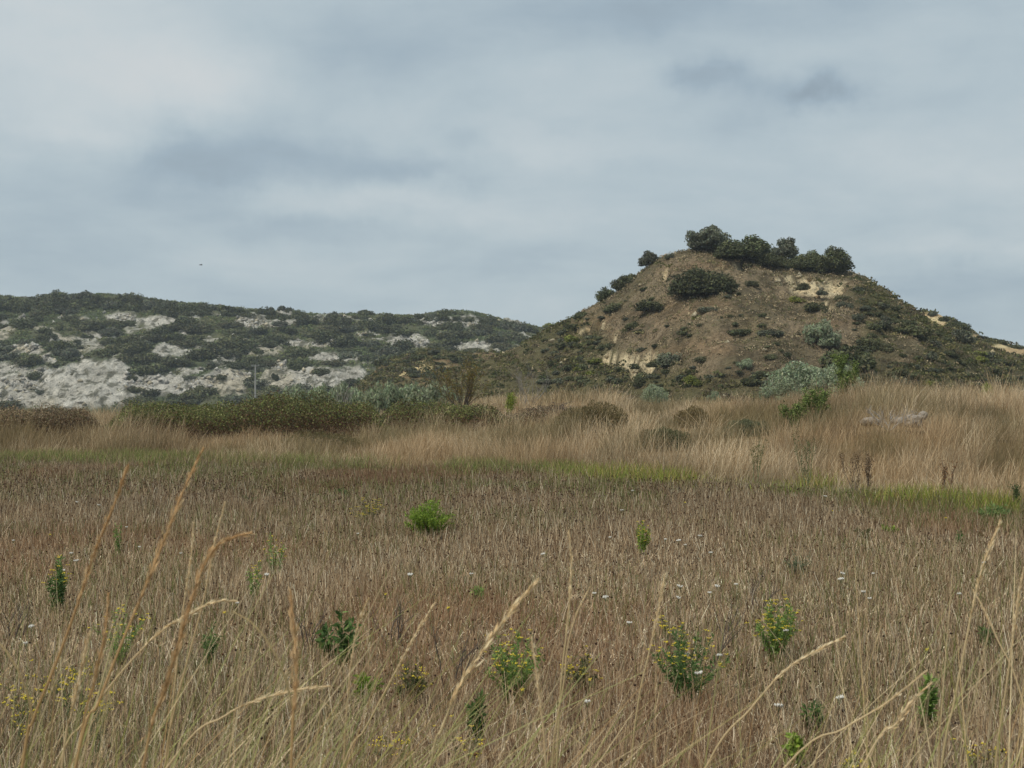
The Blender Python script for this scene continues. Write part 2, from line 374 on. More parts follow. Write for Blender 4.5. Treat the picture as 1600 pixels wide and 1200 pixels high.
def hill_rough(X, Y, Z):
    px, py = pxof(X, Y), pyof(Z, Y); o = mask(px, py, OCHRE, 6, .09, 61)
    return -o * (.8 + 1.6 * np.abs(fbm(X * .6, Y * .9, 4, 85) - .5))
grid_mesh('hill', hill, -55, 95, 88, 215, .42, .42, hill_col, M_hill, hill_rough)
C_rk = srgb(206, 200, 186); C_rk2 = srgb(180, 174, 160); C_scr = srgb(84, 92, 64); C_scr2 = srgb(104, 104, 76)
def ridge_masks(X, Y, Z):
    px, py = pxof(X, Y), pyof(Z, Y); m = mask(px, py, ROCK, 8, .06, 62, .14)
    sp = ss(.60, .68, fbm(X * .12, Y * .12, 4, 86)) * ss(480, 500, py) * .8
    return np.maximum(m, sp), px, py
def ridge_col(X, Y, Z):
    m, px, py = ridge_masks(X, Y, Z)
    c = lerp(C_scr, C_scr2, ss(.35, .65, fbm(X * .06, Y * .06, 4, 87)))
    rk = lerp(C_rk, C_rk2, ss(.3, .7, fbm(X * .3, Z * .7, 4, 88)))
    rk = lerp(rk, srgb(184, 170, 140), .5 * ss(.58, .72, fbm(X * .05, Y * .05, 3, 89)))
    pits = ss(.54, .62, fbm(X * .75, Y * .45, 3, 90, z=Z * 1.0))
    rk = lerp(rk, srgb(92, 90, 72), pits * .85)
    return lerp(c, rk, m)
def ridge_rough(X, Y, Z):
    m, px, py = ridge_masks(X, Y, Z)
    return m * (4.2 * np.abs(fbm(X * .16, Y * .3, 5, 91, g=.62) - .5) + 1.4 * (fbm(X * .9, Y * .7, 3, 92) - .5))
grid_mesh('rocky_ridge', ridge, -200, 75, 272, 430, .5, .42, ridge_col, M_rock, ridge_rough)
LOWO = [(655, 568, 14, 9), (668, 575, 30, 5), (640, 585, 30, 4), (690, 572, 10, 5), (602, 588, 14, 3)]
def low_col(X, Y, Z):
    px, py = pxof(X, Y), pyof(Z, Y); n = fbm(X * .2, Y * .2, 4, 93)
    c = lerp(srgb(94, 88, 58), srgb(128, 108, 78), ss(.4, .65, n))
    c = lerp(c, srgb(128, 108, 84), ss(720, 790, px) * .8)
    return lerp(c, srgb(196, 176, 130), mask(px, py, LOWO, 6, .08, 63) * ss(.3, .5, fbm(X * .6, Y * .6, 3, 94)))
grid_mesh('low_hillock', low, -45, 35, 180, 250, .6, .6, low_col, M_hill)
REARO = [(1458, 500, 24, 11), (1434, 496, 12, 8), (1578, 546, 34, 8), (1520, 528, 24, 4)]
def rear_col(X, Y, Z):
    px, py = pxof(X, Y), pyof(Z, Y)
    c = lerp(srgb(84, 84, 56), srgb(110, 100, 70), ss(.4, .6, fbm(X * .3, Y * .3, 3, 95)))
    return lerp(c, lerp(srgb(206, 186, 142), srgb(188, 160, 120), ss(.4, .6, fbm(X * .3, Z * 1.5, 3, 96))), mask(px, py, REARO, 5, .08, 64))
grid_mesh('rear_slope', rear, 42, 125, 178, 245, .6, .6, rear_col, M_hill)
# ground sheet: polar grid, fine near the camera, reaching the horizon
rr = np.concatenate([np.linspace(.0, 3, 12), 3 * 1.028 ** np.arange(1, 265)]); rr = rr[rr < 5200]
th = np.concatenate([np.linspace(-180, -32, 40, endpoint=False), np.linspace(-32, 32, 330), np.linspace(32, 180, 40)[1:]])
RR, TH = np.meshgrid(rr, np.radians(th)); X = RR * np.sin(TH); Y = RR * np.cos(TH); Z = ground(X, Y)
s = Y - edge(X)
gc = lerp(srgb(122, 106, 86), srgb(88, 76, 60), ss(.35, .65, fbm(X * 1.2, Y * 1.2, 4, 97)))
gc = lerp(gc, srgb(88, 88, 50), .7 * np.exp(-(s / 2.2) ** 2))
gc = lerp(gc, srgb(118, 98, 70), ss(1, 5, s)); gc = lerp(gc, srgb(96, 92, 62), ss(60, 120, Y))
nr, nt = len(rr), len(th); i = np.arange((nr - 1) * (nt - 1)); r_ = i // (nr - 1); c_ = i % (nr - 1); a = r_ * nr + c_
og = link('ground', npmesh('ground', np.stack([X, Y, Z], -1), np.stack([a, a + 1, a + nr + 1, a + nr], 1), gc.reshape(-1, 3), True), M_field)
og['kind'] = 'structure'

# ------------------------------------------------------------------ stubble of the field
def wedge(n, y0, y1, m=.43, g=rng):
    Y = np.sqrt(g.uniform(y0 * y0, y1 * y1, n)); X = g.uniform(-1, 1, n) * (m * Y + 2.2); return X, Y
def pick(cols, n, g=rng, wts=None):
    c = np.array(cols); return c[g.choice(len(c), n, p=wts)]
STR = [srgb(210, 184, 148), srgb(184, 156, 120), srgb(160, 132, 100), srgb(118, 96, 72), srgb(196, 174, 140), srgb(240, 222, 188), srgb(92, 68, 50)]
parts = []
for (y0, y1, dens, wd) in [(4.3, 8, 2600, .0016), (8, 13, 1900, .0021), (13, 20, 1300, .0028), (20, 36, 620, .0042)]:
    n = int((.43 * (y1 * y1 - y0 * y0) + 4.4 * (y1 - y0)) * dens); X, Y = wedge(n, y0, y1); s = Y - edge(X)
    dn = fbm(X * .8, Y * .8, 3, 101); keep = (s < .6) & (rng.random(n) < .45 + .9 * dn); X, Y, s, dn = X[keep], Y[keep], s[keep], dn[keep]; n = len(X)
    h = (.05 + .11 * rng.random(n)) * (.45 + 1.0 * fbm(X * .7, Y * .7, 3, 102)) * (1 + .1 * ss(10, 20, Y)); h *= np.where(rng.random(n) < .10, 1.7, 1)
    c = pick(STR, n, wts=[.17, .2, .2, .18, .1, .06, .09]) * (.66 + .6 * rng.random((n, 1))) * np.array([.98, 1.01, 1.05])
    red = ss(.55, .75, fbm(X * .35 + 9, Y * .22, 3, 103))[:, None]; c = c * (1 - red * .45) + srgb(150, 108, 76) * red * .45
    grn = (np.clip(ss(-9, 0, s) * .42 + .2, 0, 1) * ss(.4, .62, fbm(X * .6, Y * .35, 3, 104)))
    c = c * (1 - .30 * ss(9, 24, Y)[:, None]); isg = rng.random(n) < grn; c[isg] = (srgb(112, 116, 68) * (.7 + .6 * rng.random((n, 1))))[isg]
    lean = rng.normal(0, .17, (n, 2)); fl = rng.random(n) < .14; lean[fl] *= 5; h[fl] *= .55
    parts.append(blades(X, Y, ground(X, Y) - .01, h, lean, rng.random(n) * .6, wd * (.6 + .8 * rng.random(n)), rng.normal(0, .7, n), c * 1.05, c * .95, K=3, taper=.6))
V, Q, Cc = merge(parts)
meta(link('dry_stubble', npmesh('dry_stubble', V, Q, Cc), M_grass), 'dense brown dry stalks covering the flat foreground field', 'dry stalks', kind='stuff')
# litter lying between the stalks
n = 85000; X, Y = wedge(n, 4.2, 15); k = Y < edge(X); X, Y = X[k], Y[k]; n = len(X)
a = rng.uniform(0, 6.28, n); c = pick(STR, n) * (.8 + .5 * rng.random((n, 1)))
L = rng.uniform(.03, .1, n); P = np.empty((n, 2, 3)); P[:, 0] = np.stack([X, Y, ground(X, Y) + .01], 1)
P[:, 1] = P[:, 0] + np.stack([np.cos(a) * L, np.sin(a) * L, rng.uniform(0, .05, n)], 1)
V, Q, Cc = ribbons(P, np.full((n, 2), .0022), np.stack([-np.sin(a), np.cos(a), 0 * a], 1), np.repeat(c[:, None], 2, 1))
meta(link('straw_litter', npmesh('straw_litter', V, Q, Cc), M_grass), 'loose broken straw lying on the soil between the stalks', 'straw', kind='stuff')
# dark dry seed heads (small octahedra on the taller stalks)
def octas(P, r, c):
    n = len(P); d = np.array([[1, 0, 0], [0, 1, 0], [-1, 0, 0], [0, -1, 0], [0, 0, 1.1], [0, 0, -.9]])
    V = (P[:, None] + d[None] * r[:, None, None]); t = np.array([[0, 1, 4], [1, 2, 4], [2, 3, 4], [3, 0, 4], [1, 0, 5], [2, 1, 5], [3, 2, 5], [0, 3, 5]])
    return V.reshape(-1, 3), (np.arange(n)[:, None, None] * 6 + t[None]).reshape(-1, 3), np.repeat(c, 6, axis=0)
n = 15000; X, Y = wedge(n, 4.8, 26); k = (Y < edge(X) - .5) & (rng.random(n) < ss(.3, .65, fbm(X * .5, Y * .4, 3, 105)) + .1); X, Y = X[k], Y[k]; n = len(X)
hh = rng.uniform(.08, .19, n); P = np.stack([X, Y, ground(X, Y) + hh], 1)
c = pick([srgb(70, 48, 34), srgb(92, 64, 44), srgb(56, 40, 32), srgb(110, 80, 56)], n)
V1, Q1, C1 = octas(P, rng.uniform(.004, .009, n) * (1 + .5 * ss(10, 22, Y)), c)
me = npmesh('seed_heads', V1, Q1, C1); 
o = meta(link('dry_seed_heads', me, M_leaf), 'small dark brown dry seed heads dotted over the stubble', 'seed heads', kind='stuff')

# ------------------------------------------------------------------ green strip along the field edge
GP = [(200, 722, 260, 9), (420, 722, 170, 10), (60, 720, 80, 9), (745, 735, 60, 10), (990, 746, 115, 13), (880, 738, 80, 8), (1430, 786, 95, 13), (1545, 800, 45, 10), (560, 726, 80, 5), (1290, 752, 60, 9)]
n = 110000; Xs = rng.uniform(-22, 17, n); Ys = edge(Xs) + rng.normal(.4, 1.5, n); k = (Ys > 4) & (np.abs(Xs) < .45 * Ys + 2); X, Y = Xs[k], Ys[k]
px, py = pxof(X, Y), pyof(ground(X, Y), Y); gm = mask(px, py, GP, 10, .03, 111, .35)
k = rng.random(len(X)) < gm * (.22 + .85 * ss(.35, .65, fbm(X * .9, Y * .9, 3, 112))) + .08; X, Y, gm, px = X[k], Y[k], gm[k], px[k]; n = len(X)
br = ss(800, 1000, px)[:, None]
c = pick([srgb(128, 138, 74), srgb(108, 122, 64), srgb(144, 148, 84), srgb(140, 130, 90), srgb(166, 146, 108), srgb(120, 104, 76)], n) * (.8 + .5 * rng.random((n, 1))); c = c * (1 + br * np.array([.10, .14, -.3]))
h = rng.uniform(.08, .27, n) * (.6 + .6 * gm)
V, Q, Cc = blades(X, Y, ground(X, Y) - .01, h, rng.normal(0, .25, (n, 2)), rng.random(n) * .8, rng.uniform(.004, .008, n), rng.normal(0, .8, n), c, c * .85, K=3)
meta(link('green_grass', npmesh('green_grass', V, Q, Cc), M_grass), 'low bright green grass along the far edge of the stubble field', 'grass', kind='stuff')

# ------------------------------------------------------------------ tall pale dry grass
TAN = [srgb(224, 202, 166), srgb(198, 172, 136), srgb(172, 146, 112), srgb(214, 196, 166), srgb(144, 120, 90)]
parts = []
HOLES = [(1082, 652, 30, 16), (1035, 682, 42, 12), (925, 652, 55, 17), (1165, 664, 40, 7), (1385, 645, 48, 9)]
def tall(n, y0, y1, wd, hs):
    X, Y = wedge(n, y0, y1, .44); s = Y - edge(X); Zg = ground(X, Y); px, py = pxof(X, Y), pyof(Zg, Y)
    cl = fbm(X * 1.3, Y * 1.1, 3, 121); cl = np.clip((cl - .5) * 1.7 + .5, 0, 1); big = np.clip((fbm(X * .3, Y * .28, 3, 122) - .5) * 1.6 + .5, 0, 1)
    keep = (s > rng.uniform(-.2, 2.2, n)) & (rng.random(n) < .25 + 1.1 * cl) & ~((px < 830) & (Y > 41) & (Y < 46.5) & (px > 130) & (rng.random(n) < .6))
    keep &= ~((mask(px, pyof(Zg + .45, Y), HOLES, 3, .05, 131) > .5) & (rng.random(n) < .85))
    X, Y, s, Zg, px, cl, big = [q[keep] for q in (X, Y, s, Zg, px, cl, big)]; n = len(X)
    h = hs * .68 * (.3 + 1.05 * cl) * (.45 + 1.1 * big) * rng.uniform(.6, 1.2, n) * (.45 + .55 * ss(0, 3.5, s))
    h = h * np.where(px < 860, .78 + .2 * ss(42, 38, Y), 1.0) * (1 - .25 * ss(930, 1010, px) * ss(1345, 1290, px) * ss(36, 46, Y)) * (1 + .35 * np.exp(-((px - 1385) / 60) ** 2 - ((Y - 35) / 3) ** 2))
    c = pick(TAN, n, wts=[.25, .27, .2, .16, .12]) * (.75 + .45 * rng.random((n, 1)))
    c = c * 1.1; cp = fbm(X * .3 + 3, Y * .2, 3, 123); o = ss(.5, .6, cp)[:, None]; pl = ss(.47, .38, cp)[:, None]; c = c * (1 + .08 * pl); c = c * (1 - .45 * o) + srgb(176, 142, 100) * o * .45 * (.7 + .5 * rng.random((n, 1)))
    g = ss(.5, .6, fbm(X * .45 + 31, Y * .35, 4, 124))[:, None] * .7; c = c * (1 - g) + srgb(116, 108, 72) * g * (.7 + .6 * rng.random((n, 1))); dk = ss(.52, .6, fbm(X * .7 + 5, Y * .6, 3, 127))[:, None] * .3; c = c * (1 - dk)
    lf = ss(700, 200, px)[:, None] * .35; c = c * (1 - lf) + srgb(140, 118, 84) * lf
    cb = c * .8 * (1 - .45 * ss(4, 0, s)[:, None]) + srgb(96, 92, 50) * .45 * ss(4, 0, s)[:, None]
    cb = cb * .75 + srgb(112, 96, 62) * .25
    ld = fbm(X * .35, Y * .3, 2, 125) - .45
    lean = np.stack([.16 * ld * 2 + .04 + rng.normal(0, .22, n), rng.normal(0, .22, n)], 1)
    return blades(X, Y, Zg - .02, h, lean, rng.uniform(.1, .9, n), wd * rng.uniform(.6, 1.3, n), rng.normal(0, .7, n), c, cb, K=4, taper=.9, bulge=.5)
parts = [tall(108000, 10, 33, .0038, 1.0), tall(128000, 33, 48, .005, 1.0), tall(70000, 48, 75, .008, 1.0), tall(32000, 75, 125, .014, .95)]
V, Q, Cc = merge(parts)
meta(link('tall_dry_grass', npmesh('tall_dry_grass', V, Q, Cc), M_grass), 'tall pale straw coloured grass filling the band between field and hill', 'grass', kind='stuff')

# ------------------------------------------------------------------ ground cover of the slopes
def cover(name, fn, probf, n, rx, ry, size, cols, k, label, mat=M_leaf, hgt=.25, flat=.6):
    g = np.random.default_rng(abs(hash(name)) % 1000 if False else sum(map(ord, name)))
    X = g.uniform(*rx, n); Y = g.uniform(*ry, n); Z = fn(X, Y); px, py = pxof(X, Y), pyof(Z, Y)
    kp = (g.random(n) < probf(px, py, X, Y, Z)) & (px > -160) & (px < 1760); X, Y, Z = X[kp], Y[kp], Z[kp]; n = len(X)
    sz = size * g.uniform(.5, 1.5, n); tone = pick(cols, n, g) * g.uniform(.7, 1.3, (n, 1))
    C0 = np.stack([X, Y, Z], 1); P = np.repeat(C0, k, 0); S = np.repeat(sz, k)
    d = rdir(n * k, g); d[:, 2] = np.abs(d[:, 2]) * flat; P = P + d * S[:, None] * g.uniform(.5, 1, (n * k, 1))
    c = np.repeat(tone, k, 0) * g.uniform(.75, 1.3, (n * k, 1))
    V, Q, Cc = leaves(P, S * hgt, c, g, nrm=d, bias=.35, aspect=.6)
    return meta(link(name, npmesh(name, V, Q, Cc), mat), label, 'ground cover', kind='stuff')
DG = [srgb(158, 139, 110), srgb(130, 114, 88), srgb(186, 167, 134), srgb(84, 78, 56), srgb(110, 110, 72), srgb(98, 92, 62)]
LS = [srgb(88, 90, 54), srgb(104, 102, 60), srgb(74, 78, 48), srgb(118, 110, 74), srgb(96, 86, 66)]
cover('hill_grass_tufts', hill, lambda px, py, X, Y, Z: (1 - hill_green(px, py) * .7) * (1 - .9 * mask(px, py, OCHRE, 6, .09, 61)) * (.25 + .75 * ss(.3, .6, fbm(X * .6, Y * .6, 3, 141))),
      75000, (-25, 62), (96, 158), .24, DG, 7, 'tufts of dry brown grass on the open face of the hill', flat=.9)
cover('hill_low_scrub', hill, lambda px, py, X, Y, Z: ss(.35, .7, hill_green(px, py)) * (1 - .85 * mask(px, py, OCHRE, 6, .09, 61)) * ss(.3, .6, fbm(X * .35, Y * .35, 3, 142)) + .10 * ss(.45, .6, fbm(X * .2, Y * .2, 3, 146)),
      21000, (-45, 66), (92, 160), .48, LS, 16, 'low olive green scrub covering the flanks and foot of the hill', hgt=.24)
RS = [srgb(104, 114, 72), srgb(116, 122, 76), srgb(90, 100, 66), srgb(124, 122, 86), srgb(106, 104, 80)]
def rmask(px, py, X, Y, Z): return 1 - np.maximum(mask(px, py, ROCK, 8, .06, 62, .14), ss(.60, .68, fbm(X * .12, Y * .12, 4, 86)) * .8)
cover('ridge_scrub', ridge, lambda px, py, X, Y, Z: rmask(px, py, X, Y, Z) * ss(.25, .55, fbm(X * .15, Y * .15, 3, 143)) + .02, 30000, (-160, 40), (285, 395), .75, RS, 10,
      'low green scrub spread between the rocks of the far ridge', hgt=.3)
cover('hillock_scrub', low, lambda px, py, X, Y, Z: ss(.35, .6, fbm(X * .3, Y * .3, 3, 144)) * ss(800, 740, px) + .15, 5000, (-25, 12), (185, 222), .55, LS, 12, 'low brown and green scrub on the small hillock', hgt=.28)
cover('rear_scrub', rear, lambda px, py, X, Y, Z: (1 - mask(px, py, REARO, 5, .08, 64)) * ss(.3, .5, fbm(X * .3, Y * .3, 3, 145)), 4000, (50, 88), (180, 210), .6, LS, 14, 'low dark scrub on the slope behind the hill', hgt=.25)

# ------------------------------------------------------------------ shrubs and trees
def stones(name, fn, probf, n, rx, ry, r0, r1, cols, label):
    g = np.random.default_rng(sum(map(ord, name))); X = g.uniform(*rx, n); Y = g.uniform(*ry, n); Z = fn(X, Y); px, py = pxof(X, Y), pyof(Z, Y)
    kp = (g.random(n) < probf(px, py, X, Y, Z)) & (px > -160) & (px < 1760); X, Y, Z = X[kp], Y[kp], Z[kp]; n = len(X)
    r = r0 + (r1 - r0) * g.random(n) ** 3; d = np.array([[1, 0, 0], [0, 1, 0], [-1, 0, 0], [0, -1, 0], [0, 0, 1], [0, 0, -1.]])
    a = g.uniform(0, 6.28, n); D = np.repeat(d[None], n, 0) * g.uniform(.55, 1.25, (n, 6, 1)) * np.array([1.25, 1, .8]); D += g.normal(0, .18, D.shape)
    x = D[..., 0] * np.cos(a)[:, None] - D[..., 1] * np.sin(a)[:, None]; y = D[..., 0] * np.sin(a)[:, None] + D[..., 1] * np.cos(a)[:, None]
    V = np.stack([x, y, D[..., 2]], -1) * r[:, None, None] + np.stack([X, Y, Z + r * .1], 1)[:, None]
    t = np.array([[0, 1, 4], [1, 2, 4], [2, 3, 4], [3, 0, 4], [1, 0, 5], [2, 1, 5], [3, 2, 5], [0, 3, 5]])
    c = pick(cols, n, g) * g.uniform(.75, 1.15, (n, 1))
    me = npmesh(name, V.reshape(-1, 3), (np.arange(n)[:, None, None] * 6 + t[None]).reshape(-1, 3), np.repeat(c, 6, 0))
    meta(link(name, me, M_rock), label, 'rocks', kind='stuff')
stones('ridge_stones', lambda X, Y: ridge(X, Y) + ridge_rough(X, Y, ridge(X, Y)), lambda px, py, X, Y, Z: mask(px, py, ROCK, 8, .06, 62, .14) * ss(.5, .62, fbm(X * .13, Y * .13, 4, 151)) * .6 + .005, 60000, (-160, 40), (285, 392), .15, .95,
       [srgb(205, 200, 188), srgb(186, 180, 168), srgb(160, 154, 142), srgb(200, 188, 160)], 'broken grey white limestone blocks on the bare outcrops of the ridge')
stones('hill_stones', lambda X, Y: hill(X, Y) + hill_rough(X, Y, hill(X, Y)), lambda px, py, X, Y, Z: mask(px, py, OCHRE, 6, .09, 61) * .8 + .012, 26000, (-45, 66), (92, 158), .08, .45,
       [C_och, C_och2, srgb(214, 200, 168)], 'loose cream stones and clods on the eroded scars of the hill')
cover('rock_tufts', ridge, lambda px, py, X, Y, Z: mask(px, py, ROCK, 8, .06, 62, .14) * ss(.45, .62, fbm(X * .25, Y * .25, 4, 152)) * .6, 26000, (-160, 40), (285, 392), .42, [srgb(84, 84, 60), srgb(70, 74, 54), srgb(100, 96, 72)], 7,
      'small dark tufts growing in the cracks of the ridge rock', hgt=.35)

def crown(seed, nl=16, n=2600, leaf=.075, H=1.15, dome=True, lr=(.28, .48), aspect=.55, gap=0., tonevar=.35, bias=.5):
    g = np.random.default_rng(seed); L = []
    for i in range(nl):
        a = g.uniform(0, 6.283); r = math.sqrt(g.random()) * .72; rad = g.uniform(*lr)
        top = H * math.sqrt(max(0, 1 - (r / .95) ** 2)); z = g.uniform(.15, 1) * max(top - rad * .8, .12) if dome else g.uniform(.3, 1.0) * max(top - rad * .6, .3)
        L.append((math.cos(a) * r, math.sin(a) * r, z, rad, g.uniform(1 - tonevar, 1 + tonevar)))
    L = np.array(L); w_ = L[:, 3] ** 2; w_ /= w_.sum(); li = g.choice(nl, n, p=w_); C0 = L[li]
    d = rdir(n, g); rad = C0[:, 3] * (1 - .45 * g.random(n) ** 1.6)
    # sub-clumps
    q = fbm(d[:, 0] * 2.4 + li, d[:, 1] * 2.4, 2, seed, z=d[:, 2] * 2.4); rad = rad * (.62 + .8 * q)
    P = C0[:, :3] + d * rad[:, None] * np.array([1, 1, .85]); P[:, 2] = np.maximum(P[:, 2], .0 + .04 * g.random(n))
    if gap > 0:
        k = fbm(P[:, 0] * 3.2, P[:, 1] * 3.2, 2, seed + 5, z=P[:, 2] * 3.2) > gap; P, d, C0, q = P[k], d[k], C0[k], q[k]; n = len(P)
    c = (C0[:, 4] * g.uniform(.65, 1.4, n))[:, None] * np.array([[1, 1, 1.]]); c = c * (1 + g.normal(0, .06, (n, 3)))
    return leaves(P, leaf * g.uniform(.6, 1.3, n), c, g, nrm=d, bias=bias, aspect=aspect)
def crown_mesh(name, mat, **kw):
    V, Q, Cc = crown(**kw)
    # colours above 1 are rescaled inside the attribute
    me = npmesh(name, V, Q, Cc * .6); me.materials.append(mat); return me
for m_ in (M_dark, M_oliv, M_silv, M_grey, M_yell):
    for nd in m_.node_tree.nodes:
        if nd.type == 'MIX': 
            c = nd.inputs[7].default_value; nd.inputs[7].default_value = (c[0] / .6, c[1] / .6, c[2] / .6, 1)
PR = {}
for k_, m_ in (('dark', M_dark), ('olive', M_oliv), ('grey', M_grey), ('yellow', M_yell)):
    PR[k_] = [crown_mesh('shrub_foliage', m_, seed=200 + i + 10 * len(k_), n=2600, leaf=.08, nl=13 + 2 * i, H=(.95, 1.2, 1.05, .8)[i]) for i in range(4)]
PR['silver'] = [crown_mesh('silver_foliage', M_silv, seed=260 + i, n=4200, leaf=.075, nl=24, lr=(.18, .34), H=1.25, aspect=.35, tonevar=.2) for i in range(3)]
# trunk shared by the bigger trees, unit height 1
def trunk_mesh(seed, h=.8, spread=.5):
    g = random.Random(seed); S = []
    def grow(p, d, l, r, lv):
        q = p + d * l; S.append((tuple(p), tuple(q), r, r * .7))
        if lv == 0: return
        for _ in range(3):
            nd = (d + Vector((g.uniform(-1, 1), g.uniform(-1, 1), g.uniform(-.1, .5))) * spread).normalized(); grow(q, nd, l * g.uniform(.6, .8), r * .6, lv - 1)
    grow(Vector((0, 0, -.1)), Vector((g.uniform(-.1, .1), g.uniform(-.1, .1), 1)).normalized(), .45, .06, 3)
    V, Q = tubes(S, 5); me = npmesh('trunk', V, Q); me.materials.append(M_bark); return me
TR = [trunk_mesh(i) for i in range(3)]
def shrub(kind, i, loc, r, hs=1., name='shrub', label='', cat='shrub', group=None, rz=0.):
    me = PR[kind][i % len(PR[kind])]; o = bpy.data.objects.new(name, me); COL.objects.link(o)
    o.location = (loc[0], loc[1], loc[2] - .12 * r); o.scale = (r, r, r * hs); o.rotation_euler = (0, 0, rz)
    return meta(o, label, cat, group)
def tree(mesh, i, loc, r, hs, label, lift=.25, cat='tree', name='tree', group=None, rz=0):
    t = empty(name, (loc[0], loc[1], loc[2] - .1), label, cat, group); t.rotation_euler = (0, 0, rz)
    a = link('trunk', TR[i % 3], None, t); a.scale = (r * .9, r * .9, r * (.5 + lift) * hs)
    b = bpy.data.objects.new('crown', mesh); COL.objects.link(b); b.parent = t; b.location = (0, 0, lift * r * hs); b.scale = (r, r, r * hs); return t
def onhill(px, py): return hit(px, py, hill, 88, 152)
def onridge(px, py): return hit(px, py, ridge, 275, 388)
def wpx(wpix, Y): return wpix / F * Y / 2 * 1.2
# hill-top trees
big = crown_mesh('crown', M_grey, seed=302, n=11000, leaf=.045, nl=48, lr=(.16, .28), H=1.0, dome=True, gap=.33, tonevar=.25)
big2 = crown_mesh('crown', M_dark, seed=303, n=9000, leaf=.05, nl=26, lr=(.2, .4), H=1.1, tonevar=.3)
big3 = crown_mesh('crown', M_grey, seed=306, n=7000, leaf=.055, nl=26, lr=(.2, .34), H=1.15, dome=True, gap=.25, tonevar=.25)
mat_round = crown_mesh('crown', M_dark, seed=309, n=9000, leaf=.04, nl=60, lr=(.2, .28), H=.75, tonevar=.12)
for (px, py, wd, hs, ms, lab, lift) in [
    (1103, 393, 68, 1.0, big, 'broad grey green tree with airy crown on the hilltop, tallest of the summit', .12),
    (1016, 416, 34, 1.35, big3, 'small round grey tree standing alone on the left shoulder of the hilltop', .08),
    (1226, 408, 44, 1.5, big3, 'rounded grey green tree rising behind the dark thicket on the hilltop', .15),
    (1296, 428, 66, 1.15, big2, 'large dark tree at the right end of the hilltop thicket, above the bare earth', .1),
    (1163, 405, 92, .72, big2, 'wide dark green tree right beside the airy grey tree on the summit', .1),
    (1198, 418, 60, 1.05, mat_round, 'grey dark bush in front of the middle of the hilltop thicket', .1),
    (1262, 420, 60, .9, big2, 'low dark tree filling the gap before the right end of the hilltop thicket', .05),
    (1232, 420, 56, .8, mat_round, 'low dark bush joining the thicket under the rounded grey green tree on the hilltop', .0),
    (1276, 424, 40, .75, mat_round, 'low dark bush tucked against the large dark tree at the right end of the hilltop', .0),
    (1138, 402, 50, .8, mat_round, 'low dark bush at the left end of the hilltop thicket, under the airy tree', .0)]:
    p = hit(px, py, hill, 88, 153); tree(ms, px, p, wpx(wd, p[1]), hs * (1 if ms is big else .84), lab, lift, rz=px * .7)
L_ = [(1047, 403, 14, 1.2, 'grey', 'tiny grey bush on the skyline between two hilltop trees'),
      (1097, 458, 104, .62, 'dark', 'large dark oval bush spreading high on the open hill face'),
      (1016, 483, 40, .75, 'dark', 'dark oval bush on the upper left of the open hill face'),
      (1157, 521, 37, .6, 'dark', 'isolated dark green oval bush in the middle of the hill face'),
      (1175, 446, 22, .8, 'olive', 'small olive bush right of the large oval bush near the hilltop'),
      (1254, 452, 24, .8, 'olive', 'small olive bush on the bare cream earth below the hilltop thicket'),
      (1285, 460, 18, .8, 'grey', 'small grey bush at the right of the bare cream earth'),
      (1245, 470, 26, .8, 'yellow', 'yellow green bush just under the bare cream earth'),
      (1271, 486, 34, .9, 'dark', 'round dark bush under the bare cream earth beside a yellow green one'),
      (1281, 537, 62, .95, 'silver', 'large silvery rounded bush on the right side of the hill face'),
      (1325, 575, 74, .95, 'dark', 'big dark tree like bush below the large silvery bush'),
      (1165, 576, 26, 1.05, 'silver', 'small silvery bush low on the middle of the hill face'),
      (1204, 560, 20, .8, 'olive', 'small olive bush right of the small silvery bush'),
      (1047, 568, 36, .95, 'grey', 'dark grey bush beside the pale eroded gully low on the hill'),
      (1023, 573, 24, .9, 'dark', 'dark bush growing in the pale eroded gully'),
      (1095, 564, 24, .8, 'olive', 'olive bush right of the eroded gully'),
      (999, 602, 20, 1.7, 'dark', 'narrow upright dark bush at the foot of the pale gully'),
      (1082, 601, 28, .9, 'yellow', 'yellow green bush at the foot of the hill in the middle'),
      (988, 512, 22, .9, 'dark', 'dark bush on the left shoulder above the small pale scars'),
      (1000, 519, 18, .8, 'dark', 'smaller dark bush just right below its neighbour on the left shoulder'),
      (984, 440, 30, 1.1, 'dark', 'dark bush on the left skyline below the lone round tree'),
      (968, 450, 28, 1.1, 'olive', 'olive bush on the left skyline of the hill'),
      (946, 468, 28, 1.3, 'dark', 'dark upright bush standing out on the left skyline slope'),
      (907, 497, 26, 1.1, 'dark', 'low dark bush at the lower left skyline of the hill'),
      (962, 484, 30, .8, 'olive', 'wide olive bush on the upper left flank'),
      (1383, 548, 24, .9, 'olive', 'olive bush at the left of the brown patch on the right flank'),
      (1357, 540, 34, .8, 'dark', 'dark spreading bush right of the large silvery bush'),
      (1398, 572, 20, 1.1, 'olive', 'small bush inside the brown patch on the right flank'),
      (1404, 590, 40, .8, 'dark', 'dark green bush at the hill foot below the brown patch'),
      (1500, 532, 44, .8, 'grey', 'grey green bush on the right skyline shoulder'),
      (1430, 521, 50, .7, 'dark', 'long dark bush on the right skyline below the slope'),
      (1318, 468, 26, .8, 'olive', 'olive bush by the right edge of the bare cream earth'),
      (1318, 480, 24, .9, 'grey', 'grey bush on the ribbed slope right of the bare earth'),
      (1110, 486, 40, .4, 'grey', 'flat grey low bush under the large oval bush'),
      (1205, 522, 38, .45, 'grey', 'flat grey green bush right of the isolated oval bush')]
